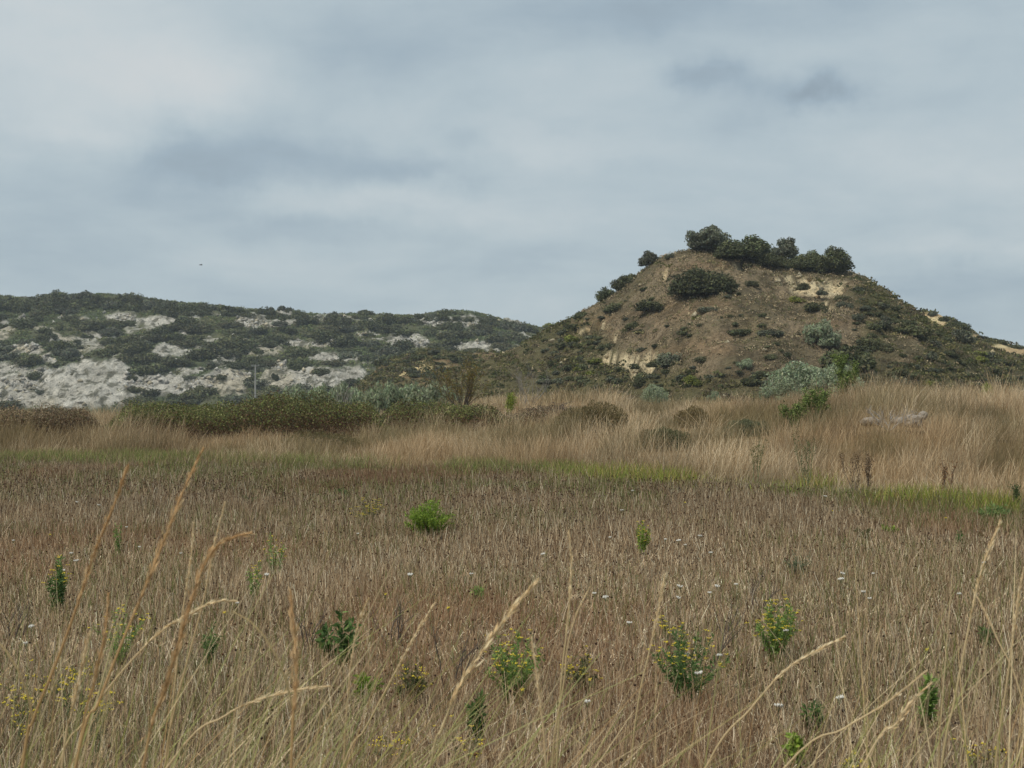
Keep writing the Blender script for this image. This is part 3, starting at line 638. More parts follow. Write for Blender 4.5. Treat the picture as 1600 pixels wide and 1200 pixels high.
for j, (px, py, wd, hs, kd, lab) in enumerate(L_):
    p = onhill(px, py)
    if px == 1097: 
        o = bpy.data.objects.new('shrub', mat_round); COL.objects.link(o); r = wpx(wd, p[1]); o.location = (p[0], p[1], p[2] - .1); o.scale = (r, r, r * .95); meta(o, lab, 'shrub'); continue
    shrub(kd, j, p, wpx(wd, p[1]), hs, label=lab, rz=j * 1.3)
REQ = []
def ask(kind, i, loc, r, hs, label='', group=None, rz=0.): REQ.append((r / loc[1], kind, i, loc, r, hs, label, group, rz))
g = random.Random(5)
def too_close(px, py, lst, d):
    return any(abs(px - a) < d and abs(py - b) < d * .7 for a, b in lst)
done = [(q[0], q[1] - 8) for q in L_]
cnt = 0
for t in range(6000):
    px = g.uniform(850, 1640); py = g.uniform(440, 606)
    X = (px - 800) / F * 150
    gr = float(hill_green(np.array([px]), np.array([py]))[0]); sil = float(prof(np.array([px]), HILL_S)[0])
    if py < sil + 1 or too_close(px, py, done, 8) or float(mask(np.array([px]), np.array([py]), OCHRE)[0]) > .4: continue
    if g.random() > gr * .9 + .04: continue
    p = onhill(px, py); wd = g.uniform(10, 25) if gr > .4 else g.uniform(7, 15)
    kd = g.choice(['dark', 'olive', 'olive', 'grey', 'olive', 'grey', 'yellow' if g.random() < .3 else 'olive'])
    right = px > 1300
    lab = {'dark': 'small dark evergreen bush', 'olive': 'small olive green bush', 'grey': 'small grey brown bush', 'yellow': 'small yellowish bush'}[kd] + (
        ' in the scrub of the right flank of the hill' if right else (' in the scrub at the foot and left flank of the hill' if gr > .4 else ' dotted on the dry open face of the hill'))
    ask(kd, g.randrange(4), p, wpx(wd, p[1]), g.uniform(.6, .95), label=lab, group='scattered bushes on the hill', rz=g.uniform(0, 6))
    done.append((px, py)); cnt += 1
    if cnt >= 250: break
# skyline bushes of the slope behind the hill
RL = [(1458, 493, 14, 1.2, 'grey', 'small grey bush on top of the cream scar right of the hill'), (1474, 501, 16, .9, 'dark', 'dark bush on the rear crest right of the cream scar'), (1486, 507, 14, .9, 'olive', 'olive bush on the rear crest'),
      (1501, 513, 24, 1.1, 'dark', 'larger dark bush on the rear crest at the right'), (1532, 528, 18, .6, 'dark', 'low dark bush on the falling rear crest'), (1548, 532, 16, .6, 'grey', 'low grey bush near the end of the rear crest'),
      (1562, 537, 24, .6, 'dark', 'low dark bush above the last pale scar at the right'), (1585, 543, 26, .6, 'dark', 'dark bush above the pale scar at the right edge of the view'), (1440, 496, 10, .8, 'grey', 'tiny bush at the left end of the cream scar')]
for j, (px, py, wd, hs, kd, lab) in enumerate(RL):
    p = hit(px, py, rear, 178, 206); shrub(kd, j, p, wpx(wd, p[1]), hs, label=lab, rz=j)
# ridge: prominent bushes then scattered ones
RB = [(230, 586, 56, .85, 'dark', 'large dark bush at the head of the pale lower cliff'), (207, 596, 16, 1, 'dark', 'small dark bush left under the large dark cliff bush'), (211, 613, 24, .8, 'dark', 'dark bush on the pale lower cliff face'),
      (302, 620, 48, .8, 'dark', 'wide dark bush at the foot of the cliff just above the brambles'), (46, 568, 40, .9, 'dark', 'dark green bush on the left slope over the pale rocks'), (55, 592, 26, .9, 'dark', 'dark bush surrounded by pale rock on the left'),
      (68, 598, 12, 1, 'dark', 'tiny dark bush beside the left rock bush'), (85, 544, 30, .9, 'dark', 'round dark bush on the left slope above the pale cliff'), (104, 556, 40, .8, 'grey', 'grey bush above the rounded top of the cliff'),
      (120, 537, 14, 1, 'dark', 'small dark bush next to pale rocks, left slope'), (168, 538, 22, .9, 'dark', 'dark bush in the middle left of the ridge'), (152, 561, 44, .5, 'olive', 'flat olive bush capping the rounded cliff top'),
      (200, 508, 26, .8, 'dark', 'dark bush between the upper rock outcrops'), (288, 510, 44, .8, 'dark', 'dark bush over the upper rock outcrop'), (250, 521, 32, .8, 'dark', 'dark bush under the long upper outcrop'),
      (407, 491, 24, 1.0, 'dark', 'round dark bush on the skyline over the grey scree'), (428, 536, 40, .9, 'dark', 'big dark bush under the grey scree'), (353, 548, 50, .9, 'dark', 'broad dark bush in the middle of the ridge'), (320, 560, 56, .8, 'dark', 'broad dark bush lower in the middle of the ridge'),
      (330, 592, 18, .9, 'dark', 'small dark bush in the pale rocks above the brambles'), (346, 592, 20, .9, 'dark', 'second small dark bush in the pale rocks above the brambles'), (297, 594, 28, .6, 'grey', 'low grey bush on the pale rocks left of the two small bushes'),
      (392, 601, 24, 1.2, 'dark', 'dark bush just left of the utility pole'), (408, 600, 18, 1.2, 'dark', 'dark bush just right of the utility pole'), (429, 594, 12, 2.0, 'dark', 'narrow dark bush in the cleft right of the pole'),
      (470, 576, 38, .9, 'dark', 'dark bush above the smooth grey rock right of the pole'), (484, 556, 28, .9, 'dark', 'dark bush higher above the smooth grey rock'), (505, 584, 34, .8, 'dark', 'dark bush on the right of the smooth grey rock'),
      (445, 489, 24, 1.1, 'dark', 'tall dark bush on the skyline, middle of the ridge'), (467, 494, 20, 1.0, 'dark', 'dark skyline bush right of the tall one'), (523, 500, 24, 1.1, 'dark', 'round skyline bush standing alone'), (572, 493, 26, 1.0, 'dark', 'peaked skyline bush right of the lone round one'),
      (580, 514, 40, .9, 'dark', 'wide bush below the peaked skyline bush'), (633, 549, 38, 1.0, 'dark', 'dark green tree beside the pale rocks, right of the ridge'), (720, 509, 18, .8, 'dark', 'small bush on the right rocky knoll'),
      (688, 515, 30, .6, 'olive', 'low bush on the left of the right rocky knoll'), (830, 550, 44, 1.1, 'dark', 'dark rounded bush in the saddle between ridge and hill'), (855, 514, 20, .9, 'yellow', 'pale green bush in the saddle on the skyline'),
      (62, 613, 26, .5, 'grey', 'low grey bush at the foot of the pale cliff'), (20, 634, 40, .7, 'olive', 'olive bush at the lower left corner of the cliff')]
done = []
for j, (px, py, wd, hs, kd, lab) in enumerate(RB):
    fn = onridge if px < 820 else (lambda a, b: hit(a, b, low, 180, 216))
    if px == 855: fn = onridge
    p = fn(px, py); shrub(kd, j, p, wpx(wd, p[1]), hs, label=lab, rz=j * 1.7); done.append((px, py - 8))
cnt = 0
for t in range(2000):      # wooded crest
    px = g.uniform(-80, 880); sil = float(prof(np.array([px]), RIDGE_S)[0]); dens = 1.0 if px < 330 else .55
    py = sil + g.uniform(-1, 16 if px < 330 else 7)
    if g.random() > dens or too_close(px, py, done, 6.5): continue
    p = onridge(px, py); wd = g.uniform(16, 34) if px < 330 else g.uniform(10, 24)
    kd = g.choice(['dark', 'dark', 'dark', 'olive', 'grey'])
    ask(kd, g.randrange(4), p, wpx(wd, p[1]), g.uniform(.8, 1.25), label='dark tree like bush in the wooded crest at the left of the ridge' if px < 330 else 'low bush along the skyline of the ridge',
          group='bushes along the ridge crest', rz=g.uniform(0, 6)); done.append((px, py)); cnt += 1
    if cnt >= 170: break
cnt = 0
for t in range(6000):
    px = g.uniform(-60, 870); sil = float(prof(np.array([px]), RIDGE_S)[0]); py = g.uniform(sil + 10, 632)
    rk = float(mask(np.array([px]), np.array([py]), ROCK, 8, .06, 62, .14)[0])
    if too_close(px, py, done, 9) or g.random() < rk * .93: continue
    p = onridge(px, py); wd = g.uniform(18, 44) if rk < .4 else g.uniform(5, 10)
    kd = g.choice(['dark', 'dark', 'olive', 'grey', 'dark', 'olive'])
    ask(kd, g.randrange(4), p, wpx(wd, p[1]), g.uniform(.55, .9), label={'dark': 'dark evergreen', 'olive': 'olive green', 'grey': 'grey brown'}[kd] + ' bush ' + ('growing from a crack in the bare ridge rock' if rk > .4 else 'in the scrub on the slope of the ridge'),
          group='scattered bushes on the ridge', rz=g.uniform(0, 6)); done.append((px, py)); cnt += 1
    if cnt >= 260: break
cnt = 0
for t in range(300):
    px = g.uniform(585, 860); py = g.uniform(552, 600)
    if py < float(prof(np.array([px]), LOW_S)[0]) or (px > 740 and g.random() < .6): continue
    p = hit(px, py, low, 180, 216); ask(g.choice(['olive', 'grey', 'dark']), g.randrange(4), p, wpx(g.uniform(10, 26), p[1]), g.uniform(.5, .8), label='small bush on the low hillock between ridge and hill', group='bushes on the low hillock', rz=g.uniform(0, 6)); cnt += 1
    if cnt > 45: break
REQ.sort(key=lambda q: -q[0]); NI = 165
for (_, kind, i, loc, r, hs, lab, grp, rz) in REQ[:NI]: shrub(kind, i, loc, r, hs, label=lab, group=grp, rz=rz)
# the smaller ones past three hundred form one object
Vs = []; Cs = []; G_ = np.random.default_rng(3)
for (_, kind, i, loc, r, hs, lab, grp, rz) in REQ[NI:]:
    me = PR[kind][i % 4]; nv = len(me.vertices); v = np.empty(nv * 3, np.float32); me.vertices.foreach_get('co', v); v = v.reshape(-1, 4, 3)
    c = np.empty(nv * 4, np.float32); me.color_attributes['Col'].data.foreach_get('color', c); c = c.reshape(-1, 4, 4)[..., :3]
    k = G_.choice(len(v), 700, replace=False); v = v[k]; c = c[k]; ce = v.mean(1, keepdims=True); v = ce + (v - ce) * 1.8
    ca, sa = math.cos(rz), math.sin(rz); x = v[..., 0] * ca - v[..., 1] * sa; y = v[..., 0] * sa + v[..., 1] * ca
    Vs.append(np.stack([loc[0] + x * r, loc[1] + y * r, loc[2] - .12 * r + v[..., 2] * r * hs], -1).reshape(-1, 3))
    col = {'dark': (.088, .093, .042), 'olive': (.105, .112, .055), 'grey': (.118, .124, .080), 'yellow': (.20, .215, .05)}[kind]
    Cs.append((c * np.array(col) / .6 * G_.uniform(.8, 1.2)).reshape(-1, 3))
Vs = np.concatenate(Vs); meta(link('distant_bushes', npmesh('distant_bushes', Vs, np.arange(len(Vs)).reshape(-1, 4), np.concatenate(Cs)), M_leaf), 'the many smaller bushes dotted over the hill and the far ridge', 'bushes', kind='stuff')

# silver willows at the foot of the hill
wil = [crown_mesh('crown', M_silv, seed=330 + i, n=11000, leaf=.045, nl=42, lr=(.14, .26), H=1.1, aspect=.3, tonevar=.16, bias=.3) for i in range(2)]
for (px, Y, wd, top, lab, i) in [(1222, 64, 84, 590, 'left and lowest of the silvery willows at the foot of the hill', 0), (1264, 68, 134, 562, 'tall silvery willow in the middle of the clump at the hill foot', 1), (1306, 66, 96, 570, 'silvery willow at the right of the clump, behind the leafy sapling', 0),
                                 (1025, 95, 44, 598, 'silvery bush beside the narrow dark bush at the hill foot', 1), (1115, 95, 26, 610, 'tiny grey green bush peeping over the grass at the hill foot', 0)]:
    X = (px - 800) / F * Y; z0 = float(ground(X, Y)); r = wpx(wd, Y); zt = EYE - (top - HZ) / F * Y
    tree(wil[i], i, (X, Y, z0), r, (zt - z0) / r / 1.12, lab, .12, name='willow' if wd > 50 else 'shrub', cat='tree' if wd > 50 else 'shrub')
# grey green band of bushes behind the brambles
ORD = ['first', 'second', 'third', 'fourth', 'fifth', 'sixth', 'seventh', 'eighth', 'ninth', 'tenth', 'eleventh', 'last']
for j, px in enumerate(range(440, 705, 24)):
    Y = 62 + (j % 3) * 3; X = (px - 800) / F * Y; z0 = float(ground(X, Y)); top = (608, 604, 601, 603, 599, 602, 600, 598, 597, 600, 598, 600)[j]; r = wpx(44, Y); zt = EYE - (top - HZ) / F * Y
    shrub('silver', j, (X, Y, z0), r, (zt - z0) / r / 1.05, name='willow_bush', label=ORD[j] + ' grey green willow bush from the left in the row behind the brambles', group='row of grey green bushes behind the brambles', rz=j)

# ------------------------------------------------------------------ twig based plants
def branch(S, p, d, l, r, lv, g, spread=.5, kids=3, up=.1, ends=None, steps=3, bend=.15):
    for s_ in range(steps):
        d = (d + Vector((g.gauss(0, bend), g.gauss(0, bend), g.gauss(0, bend) + up * .3))).normalized(); q = p + d * (l / steps)
        r2 = r * (1 - .3 / steps); S.append((tuple(p), tuple(q), r, r2)); r = r2
        if ends is not None: ends.append((tuple(q), tuple(d), lv))
        if lv > 0 and s_ < steps - 1 and g.random() < .7:
            nd = (d + Vector((g.uniform(-1, 1), g.uniform(-1, 1), g.uniform(-.2, .7))) * spread).normalized(); branch(S, q, nd, l * g.uniform(.45, .7), r * .6, lv - 1, g, spread, kids, up, ends, steps, bend)
        p = q
    if lv > 0:
        for _ in range(kids):
            nd = (d + Vector((g.uniform(-1, 1), g.uniform(-1, 1), g.uniform(-.1, .6))) * spread).normalized(); branch(S, p, nd, l * g.uniform(.5, .75), r * .7, lv - 1, g, spread, kids, up, ends, steps, bend)
M_twig = mat_flat('twig', (.085, .065, .05), .9, .3, 30); M_twigg = mat_flat('grey_twig', (.20, .18, .155), .9, .3, 30); M_stem = mat_flat('green_stem', (.12, .15, .06), .8, .2, 30)
def twig_thing(name, loc, h, seed, label, cat, mat, n0=5, r0=.012, spread=.5, lv=2, leafc=None, leafn=0, leafs=.02, lean=(0, 0), open_=.35, aspect=.45, group=None, up=.1, flow=None):
    g = random.Random(seed); t = empty(name, loc, label, cat, group); S = []; E = []
    for i in range(n0):
        a = i * 2.4 + g.random(); d = Vector((math.cos(a) * open_ + lean[0], math.sin(a) * open_ + lean[1], 1)).normalized()
        branch(S, Vector((math.cos(a) * .02, math.sin(a) * .02, -.02)), d, h * g.uniform(.45, .6), r0, lv, g, spread, 2, up, E)
    V, Q = tubes(S, 4); link('stems', npmesh('stems', V, Q), mat, t)
    G = np.random.default_rng(seed)
    if leafn and leafc is not None:
        e = np.array([q[0] for q in E if q[2] <= max(lv - 1, 0)]); i = G.integers(0, len(e), leafn); P = e[i] + G.normal(0, leafs * 1.3, (leafn, 3))
        c = pick(leafc, leafn, G) * G.uniform(.7, 1.35, (leafn, 1)); V, Q, Cc = leaves(P, leafs * G.uniform(.6, 1.3, leafn), c, G, aspect=aspect)
        link('foliage', npmesh('foliage', V, Q, Cc), M_leaf, t)
    return t
def at(px, Y, dz=0.):
    X = (px - 800) / F * Y; return (X, Y, float(ground(X, Y)) + dz)
twig_thing('bare_shrub', at(722, 55), 2.0, 3, 'twiggy brown shrub with sparse yellowing leaves rising above the dry grass', 'shrub', M_twig, 12, .018, .45, 2, [srgb(128, 112, 52), srgb(112, 92, 50), srgb(96, 96, 48)], 4500, .028, open_=.42)
twig_thing('dead_shrub', at(826, 58), 1.7, 4, 'leafless grey shrub at the left foot of the hill, beside the yellow sapling', 'shrub', M_twigg, 7, .014, .6, 3, open_=.55)
twig_thing('dead_shrub', at(535, 52), 1.75, 6, 'leafless dark shrub poking over the left bramble thicket', 'shrub', M_twigg, 4, .016, .55, 2, open_=.4)
def sapling(px, Y, top, w_, label, cols, seed, leafn=1500, leafs=.03, name='sapling', n0=3, open_=.12, lv=2, mat=M_stem, spread=.4):
    p = at(px, Y); h = EYE - (top - HZ) / F * Y - p[2]
    return twig_thing(name, p, h * .72, seed, label, 'sapling', mat, n0, .008, spread, lv, cols, leafn, leafs, open_=open_, up=.45)
YG = [srgb(128, 138, 58), srgb(104, 120, 56), srgb(146, 150, 74)]
LG = [srgb(112, 128, 66), srgb(92, 108, 56), srgb(136, 148, 84), srgb(84, 100, 52)]
sapling(1318, 46, 538, 60, 'slender leafy sapling with pale green leaves rising over the silvery willows', LG, 11, 3600, .035, n0=4, open_=.07)
sapling(1275, 36, 596, 60, 'leaning leafy sapling in the grass in front of the willows', LG, 12, 3600, .028, n0=7, open_=.4)
sapling(1243, 35, 622, 40, 'small leafy sapling left of the leaning one', LG, 15, 1500, .03, n0=4, open_=.3)
sapling(1543, 48, 588, 24, 'small yellow green sapling above the grass at the far right', YG, 13, 900, .035, n0=3, open_=.25)
sapling(798, 50, 610, 14, 'small bright yellow green sapling left of the dry grass mound', [srgb(134, 142, 62), srgb(116, 128, 56)], 14, 800, .035, n0=3, open_=.12)

# bramble thicket
def thicket(name, x0, x1, Y0, dY, topf, n, label, cols, seed, leaf=.03, cat='thicket'):
    g = np.random.default_rng(seed); px = g.uniform(x0, x1, n); v = g.random(n); Y = Y0 + dY * v
    X = (px - 800) / F * Y; z0 = ground(X, Y); top = EYE - (topf(px) - HZ) / F * Y0
    lump = .55 + .9 * fbm(X * .8, Y * .9, 4, seed, g=.6); H = np.maximum(top - z0, .2) * lump * np.sin(np.clip(v * .75 + .18, 0, 1) * math.pi) ** .5
    ends = ss(x0, x0 + 60, px) * ss(x1, x1 - 35, px); H = H * (.35 + .65 * ends)
    u = g.random(n) ** .45; Z = z0 + H * u + g.normal(0, .03, n)
    c = pick(cols, n, g) * g.uniform(.65, 1.35, (n, 1)) * (.55 + .9 * fbm(X * 1.1, Z * 2.2, 3, seed + 3))[:, None]
    br = (g.random((n, 1)) < (1.3 - 1.25 * u - .5 * (fbm(X * .5, Z, 2, seed + 8) - .5))[:, None]); c = np.where(br, srgb(108, 84, 62) * g.uniform(.6, 1.2, (n, 1)), c)
    t = empty(name, at((x0 + x1) / 2, Y0), label, cat); o0 = np.array(t.location)
    V, Q, Cc = leaves(np.stack([X, Y, Z], 1) - o0, leaf * g.uniform(.6, 1.35, n), c, g, nrm=np.tile([0, -.3, 1.], (n, 1)), bias=.35, aspect=.65)
    link('foliage', npmesh('foliage', V, Q, Cc), M_leaf, t)
    S = []; gg = random.Random(seed)
    for i in range(260):
        k = gg.randrange(n); p = np.array([X[k], Y[k], Z[k]]) - o0; d = np.array([gg.uniform(-1, 1), gg.uniform(-.5, .2), gg.uniform(.3, .9)])
        l = gg.uniform(.15, .55)
        for s_ in range(4): q = p + d * l / 4 * 1.2; S.append((p, q, .006, .005)); p = q; d = d + np.array([0, 0, -.25])
    V, Q = tubes(S, 3); link('stems', npmesh('stems', V, Q), M_twig, t)
BR = [srgb(116, 122, 66), srgb(112, 114, 64), srgb(86, 94, 54), srgb(116, 118, 68), srgb(74, 80, 48), srgb(140, 138, 90), srgb(108, 92, 62), srgb(96, 100, 58), srgb(82, 84, 52)]
thicket('bramble_thicket', 150, 610, 41.5, 5, lambda p: np.interp(p, [150, 250, 350, 450, 560, 610], [640, 634, 630, 624, 629, 632]), 72000, 'long green bramble thicket with dry undergrowth on the left, in front of the ridge', BR, 401)
thicket('bramble_thicket', 575, 800, 43, 4, lambda p: np.interp(p, [575, 650, 800], [629, 632, 641]), 26000, 'lower darker bramble thicket right of the long one, below the twiggy shrub', BR, 402)
DBR = [srgb(134, 114, 88), srgb(116, 98, 78), srgb(152, 134, 104), srgb(104, 98, 68)]
thicket('dry_thicket', -60, 165, 41, 4, lambda p: np.interp(p, [-60, 60, 165], [640, 638, 634]), 26000, 'dry brown thicket at the left edge beside the brambles', DBR, 403, .028)
thicket('dry_thicket', 780, 905, 44, 4, lambda p: np.interp(p, [780, 850, 905], [646, 640, 632]), 9000, 'dry purplish brown thicket in front of the bare grey shrub', DBR, 404, .028)
# dome shrubs in the tall grass
def domebush(px, Y, wd, top, cols, label, seed, n=5000, leaf=.022, grassy=True):
    g = np.random.default_rng(seed); p = at(px, Y); r = wpx(wd, Y); h = EYE - (top - HZ) / F * Y - p[2]
    t = empty('dome_shrub', p, label, 'shrub'); d = rdir(n, g); d[:, 2] = np.abs(d[:, 2])
    q = .8 + .4 * fbm(d[:, 0] * 3 + seed, d[:, 1] * 3, 2, seed, z=d[:, 2] * 3); P = d * np.array([r, r, h]) * (q * g.uniform(.75, 1, n))[:, None]
    c = pick(cols, n, g) * g.uniform(.65, 1.35, (n, 1)); V, Q, Cc = leaves(P, leaf * g.uniform(.7, 1.8, n), c, g, aspect=.18, up=d * .9 + np.array([0, 0, .3]))
    link('foliage', npmesh('foliage', V, Q, Cc), M_leaf, t)
    S = [((0, 0, 0), tuple(d[i] * np.array([r, r, h]) * .8), .006, .003) for i in range(50)]; V, Q = tubes(S, 3); link('stems', npmesh('stems', V, Q), M_twig, t)
domebush(1082, 40, 54, 636, [srgb(126, 110, 74), srgb(110, 96, 62), srgb(142, 124, 88)], 'brown olive dome shaped shrub standing in the pale tall grass', 21, 7000, .03)
domebush(1036, 33, 84, 667, [srgb(98, 100, 68), srgb(84, 90, 62), srgb(110, 104, 74)], 'low grey green dome shaped shrub nearer the field, below the brown one', 22, 7000, .028)
domebush(1165, 36, 70, 655, [srgb(112, 114, 84), srgb(100, 102, 76)], 'flat grey green shrub in the tall grass right of the two domes', 23, 4500, .028)
domebush(925, 38, 110, 628, [srgb(116, 102, 68), srgb(98, 88, 56), srgb(134, 116, 82), srgb(102, 96, 66)], 'dark brown spreading shrub in the tall grass at the foot of the dry mound', 24, 11000, .035)
domebush(1588, 30, 60, 690, [srgb(96, 80, 66), srgb(84, 70, 58)], 'dark dry shrub in the tall grass at the right edge', 25, 4000, .025)
domebush(500, 37, 120, 672, [srgb(112, 100, 68), srgb(96, 92, 60)], 'low dry shrub in the grass below the bramble thicket', 26, 6000, .025)

# rock pile with bleached branches
def boulder(loc, r, sc, seed, label, group):
    import bmesh
    bm = bmesh.new(); bmesh.ops.create_icosphere(bm, subdivisions=3, radius=1)
    for v in bm.verts:
        d = v.co.normalized(); q = float(fbm(np.array([d.x * 1.6 + seed]), np.array([d.y * 1.6]), 3, seed, z=np.array([d.z * 1.6]))[0]); v.co = d * (.6 + .8 * q)
        v.co = Vector((v.co.x * sc[0], v.co.y * sc[1], v.co.z * sc[2])) * r
    me = bpy.data.meshes.new('boulder'); bm.to_mesh(me); bm.free(); o = link('boulder', me, M_stone); o.location = loc; meta(o, label, 'rock', group)
for (px, Y, r, sc, dz, lab) in [(1360, 31.5, .22, (1.3, 1, .6), .22, 'flat pale boulder at the left of the rock pile in the tall grass'), (1426, 31.3, .26, (1.2, 1, .75), .2, 'largest pale boulder at the right of the rock pile'),
                                (1406, 31.6, .17, (1.2, 1, .7), .16, 'small pale boulder left of the largest one in the rock pile'), (1442, 31.8, .14, (1, 1, .9), .26, 'small boulder behind the largest one in the rock pile')]:
    p = at(px, Y, dz + .06); boulder(p, r * .8, sc, px, lab, 'boulders in the tall grass')
M_bone = mat_flat('bleached_wood', (.28, .255, .22), .9, .25, 20)
twig_thing('dead_branches', at(1388, 31.2, .1), .75, 31, 'heap of bleached dead branches between the pale boulders', 'branches', M_bone, 9, .014, .7, 2, open_=1.6, up=-.1)

# tall weeds on the field edge
WEED = [(1262, 22.5, 690, .10, 'tall green grey weed standing at the field edge right of the willows', M_stem, [srgb(96, 104, 66), srgb(82, 92, 58)]), (1335, 21.6, 716, .12, 'thin dark dry weed stem, left of a pair at the field edge', M_twig, [srgb(112, 90, 66), srgb(92, 74, 54)]),
        (1357, 21.8, 716, .14, 'bushier dark dry weed, right of a pair at the field edge', M_twig, [srgb(112, 90, 66), srgb(92, 74, 54)]), (1480, 20.8, 730, .14, 'rusty dry weed in the tall grass above the green strip', M_twig, [srgb(140, 104, 72), srgb(116, 90, 64)]),
        (1592, 19.2, 760, .10, 'dark green weed at the field edge by the right border', M_stem, [srgb(70, 86, 52), srgb(84, 96, 56)]), (1180, 24, 700, .2, 'loose olive weed in the pale grass right of the green patch', M_stem, [srgb(110, 106, 66), srgb(96, 96, 60)])]
for j, (px, Y, top, op, lab, mt, cols) in enumerate(WEED):
    p = at(px, Y); h = EYE - (top - HZ) / F * Y - p[2]; twig_thing('tall_weed', p, h * 1.1, 50 + j, lab, 'weed', mt, 3, .005, .2, 2, cols, 420, .014, open_=op * .8, up=.8, group='weeds along the field edge')

# ------------------------------------------------------------------ herbs in the field
M_flow = mat_flat('yellow_petals', (.62, .47, .035), .7, .2, 60); M_white = mat_flat('white_petals', (.60, .57, .50), .7, .1, 60)
def herb(px, py, htop, wd, label, seed, stems=12, cols=None, leafs=.018, dens=26, flowers=0, name='wild_herb', group='green herbs growing in the stubble', cat='plant', start=.12, mat=None, fl=None, lean=0., fr=.012, brz=.5, asp=.22):
    Y = 3517. / (py - HZ); X = (px - 800) / F * Y; z0 = float(ground(X, Y)); H = (py - htop) / F * Y; W = wd / F * Y / 2
    t = empty(name, (X, Y, z0), label, cat, group); g = np.random.default_rng(seed); S = []; LP = []; LD = []; FP = []
    for i in range(stems):
        a = g.uniform(0, 6.283); rr_ = math.sqrt(g.random()) * W; tip = np.array([math.cos(a) * rr_ + lean * H, math.sin(a) * rr_, H * (1 - .35 * (rr_ / max(W, 1e-3)) ** 2) * g.uniform(.6, 1.08)])
        b0 = np.array([math.cos(a), math.sin(a), 0]) * .012; K = 7; prev = b0
        for k in range(1, K + 1):
            s_ = k / K; q = b0 + tip * np.array([s_ ** 1.3, s_ ** 1.3, s_]) + g.normal(0, .004, 3) * (k < K); S.append((prev, q, .0022 * (1.3 - s_), .0022 * (1.2 - s_)))
            nl = int(dens * (1 if s_ > start else 0) * (1.1 - .5 * s_)); u = g.random((max(nl, 0), 1))
            if nl: LP.append(prev * (1 - u) + q * u); LD.append(np.tile((q - prev) / np.linalg.norm(q - prev), (nl, 1)))
            if flowers and k >= K - 2:      # side sprays
                for _ in range(int(flowers)):
                    f_ = q + g.normal(0, 1, 3) * np.array([.03, .03, .014]) + np.array([0, 0, .02]); S.append((q, f_, .0009, .0007)); FP.append(f_)
            prev = q
    V, Q = tubes(S, 4); link('stems', npmesh('stems', V, Q), mat or M_stem, t)
    if LP:
        P = np.concatenate(LP); D = np.concatenate(LD); n = len(P); d = rdir(n, g); out_ = d * .75 + D * brz; out_ /= np.linalg.norm(out_, axis=1)[:, None]
        sz = leafs * g.uniform(.5, 1.2, n); P = P + out_ * sz[:, None]; c = pick(cols or LGR, n, g) * g.uniform(.7, 1.35, (n, 1))
        b = np.cross(out_, rdir(n, g)); b /= np.linalg.norm(b, axis=1)[:, None] + 1e-9; s1 = sz[:, None]
        V = np.stack([P - out_ * s1, P + b * s1 * asp, P + out_ * s1, P - b * s1 * asp], 1).reshape(-1, 3)
        link('foliage', npmesh('foliage', V, np.arange(n * 4).reshape(n, 4), np.repeat(c, 4, 0)), M_leaf, t)
    if FP:
        FP = np.array(FP); FP = FP[g.permutation(len(FP))[:95]]; m = 6; Pf = g.normal(0, 1, (m, 3)) * np.array([fr * .6, fr * .6, fr * .16])
        V, Q, Cc = octas(Pf, np.full(m, fr * .30), np.ones((m, 3))); fm = npmesh('flower', V, Q); fm.materials.append(fl or M_flow)
        for q in FP:
            fo = bpy.data.objects.new('flower', fm); COL.objects.link(fo); fo.parent = t; fo.location = q; fo.rotation_euler = (0, 0, g.uniform(0, 6)); fo.scale = (g.uniform(.7, 1.2),) * 3
    return t
LGR = [srgb(112, 138, 70), srgb(96, 122, 60), srgb(134, 156, 82)]
BRG = [srgb(128, 150, 58), srgb(108, 134, 50), srgb(146, 164, 74)]
DKG = [srgb(88, 114, 62), srgb(74, 98, 54), srgb(106, 130, 72)]
OLV = [srgb(96, 96, 60), srgb(80, 84, 54), srgb(110, 104, 70)]
herb(670, 843, 782, 78, 'bright green dense herb bush in the middle of the stubble field', 501, 60, BRG, .022, 34, 0, name='green_bush', start=.0, cat='bush', group=None)
herb(577, 826, 778, 50, 'plant with small yellow flowers left of the bright green bush', 502, 22, OLV, .014, 12, 1, fr=.013)
herb(1003, 868, 812, 20, 'upright yellow green herb alone in the middle right of the field', 503, 7, BRG, .018, 26, 1)
herb(90, 960, 862, 22, 'dense dark green upright herb with yellow tips at the left', 504, 9, DKG, .022, 34, 1)
herb(1072, 1100, 975, 130, 'spreading yellow flowered bush with dark green feathery base, right of centre', 505, 20, DKG, .015, 30, 1, group='yellow flowered bushes in the foreground')
herb(800, 1098, 985, 95, 'yellow flowered bush with dense green stems just left of the two pale stalks', 506, 20, LGR, .015, 28, 1, group='yellow flowered bushes in the foreground')
herb(1212, 1035, 930, 78, 'green and yellow flowered bush beside the dark leaning twig', 507, 24, LGR, .015, 34, 1, group='yellow flowered bushes in the foreground')
herb(908, 1090, 1015, 55, 'small sparse yellow flowered herb behind the two pale stalks', 508, 10, OLV, .016, 24, 1)
herb(515, 1035, 968, 22, 'small leafy green herb, left of a pair in the lower middle left', 509, 3, DKG, .03, 12, 0, asp=.35)
herb(542, 1040, 945, 26, 'taller leafy green herb, right of a pair in the lower middle left', 510, 4, DKG, .032, 12, 0, asp=.35)
herb(398, 945, 840, 16, 'thin tall green herb right of the drooping orange plume', 511, 4, LGR, .022, 16, 1)
herb(430, 905, 815, 34, 'loose green herb with reddish stem left of centre', 512, 6, LGR, .018, 16, 1)
herb(185, 870, 818, 14, 'tiny green herb between the two tall golden stalks', 513, 5, LGR, .016, 18, 0)
herb(572, 1100, 1050, 32, 'low bright green herb at the lower left of centre', 514, 9, BRG, .022, 24, 0)
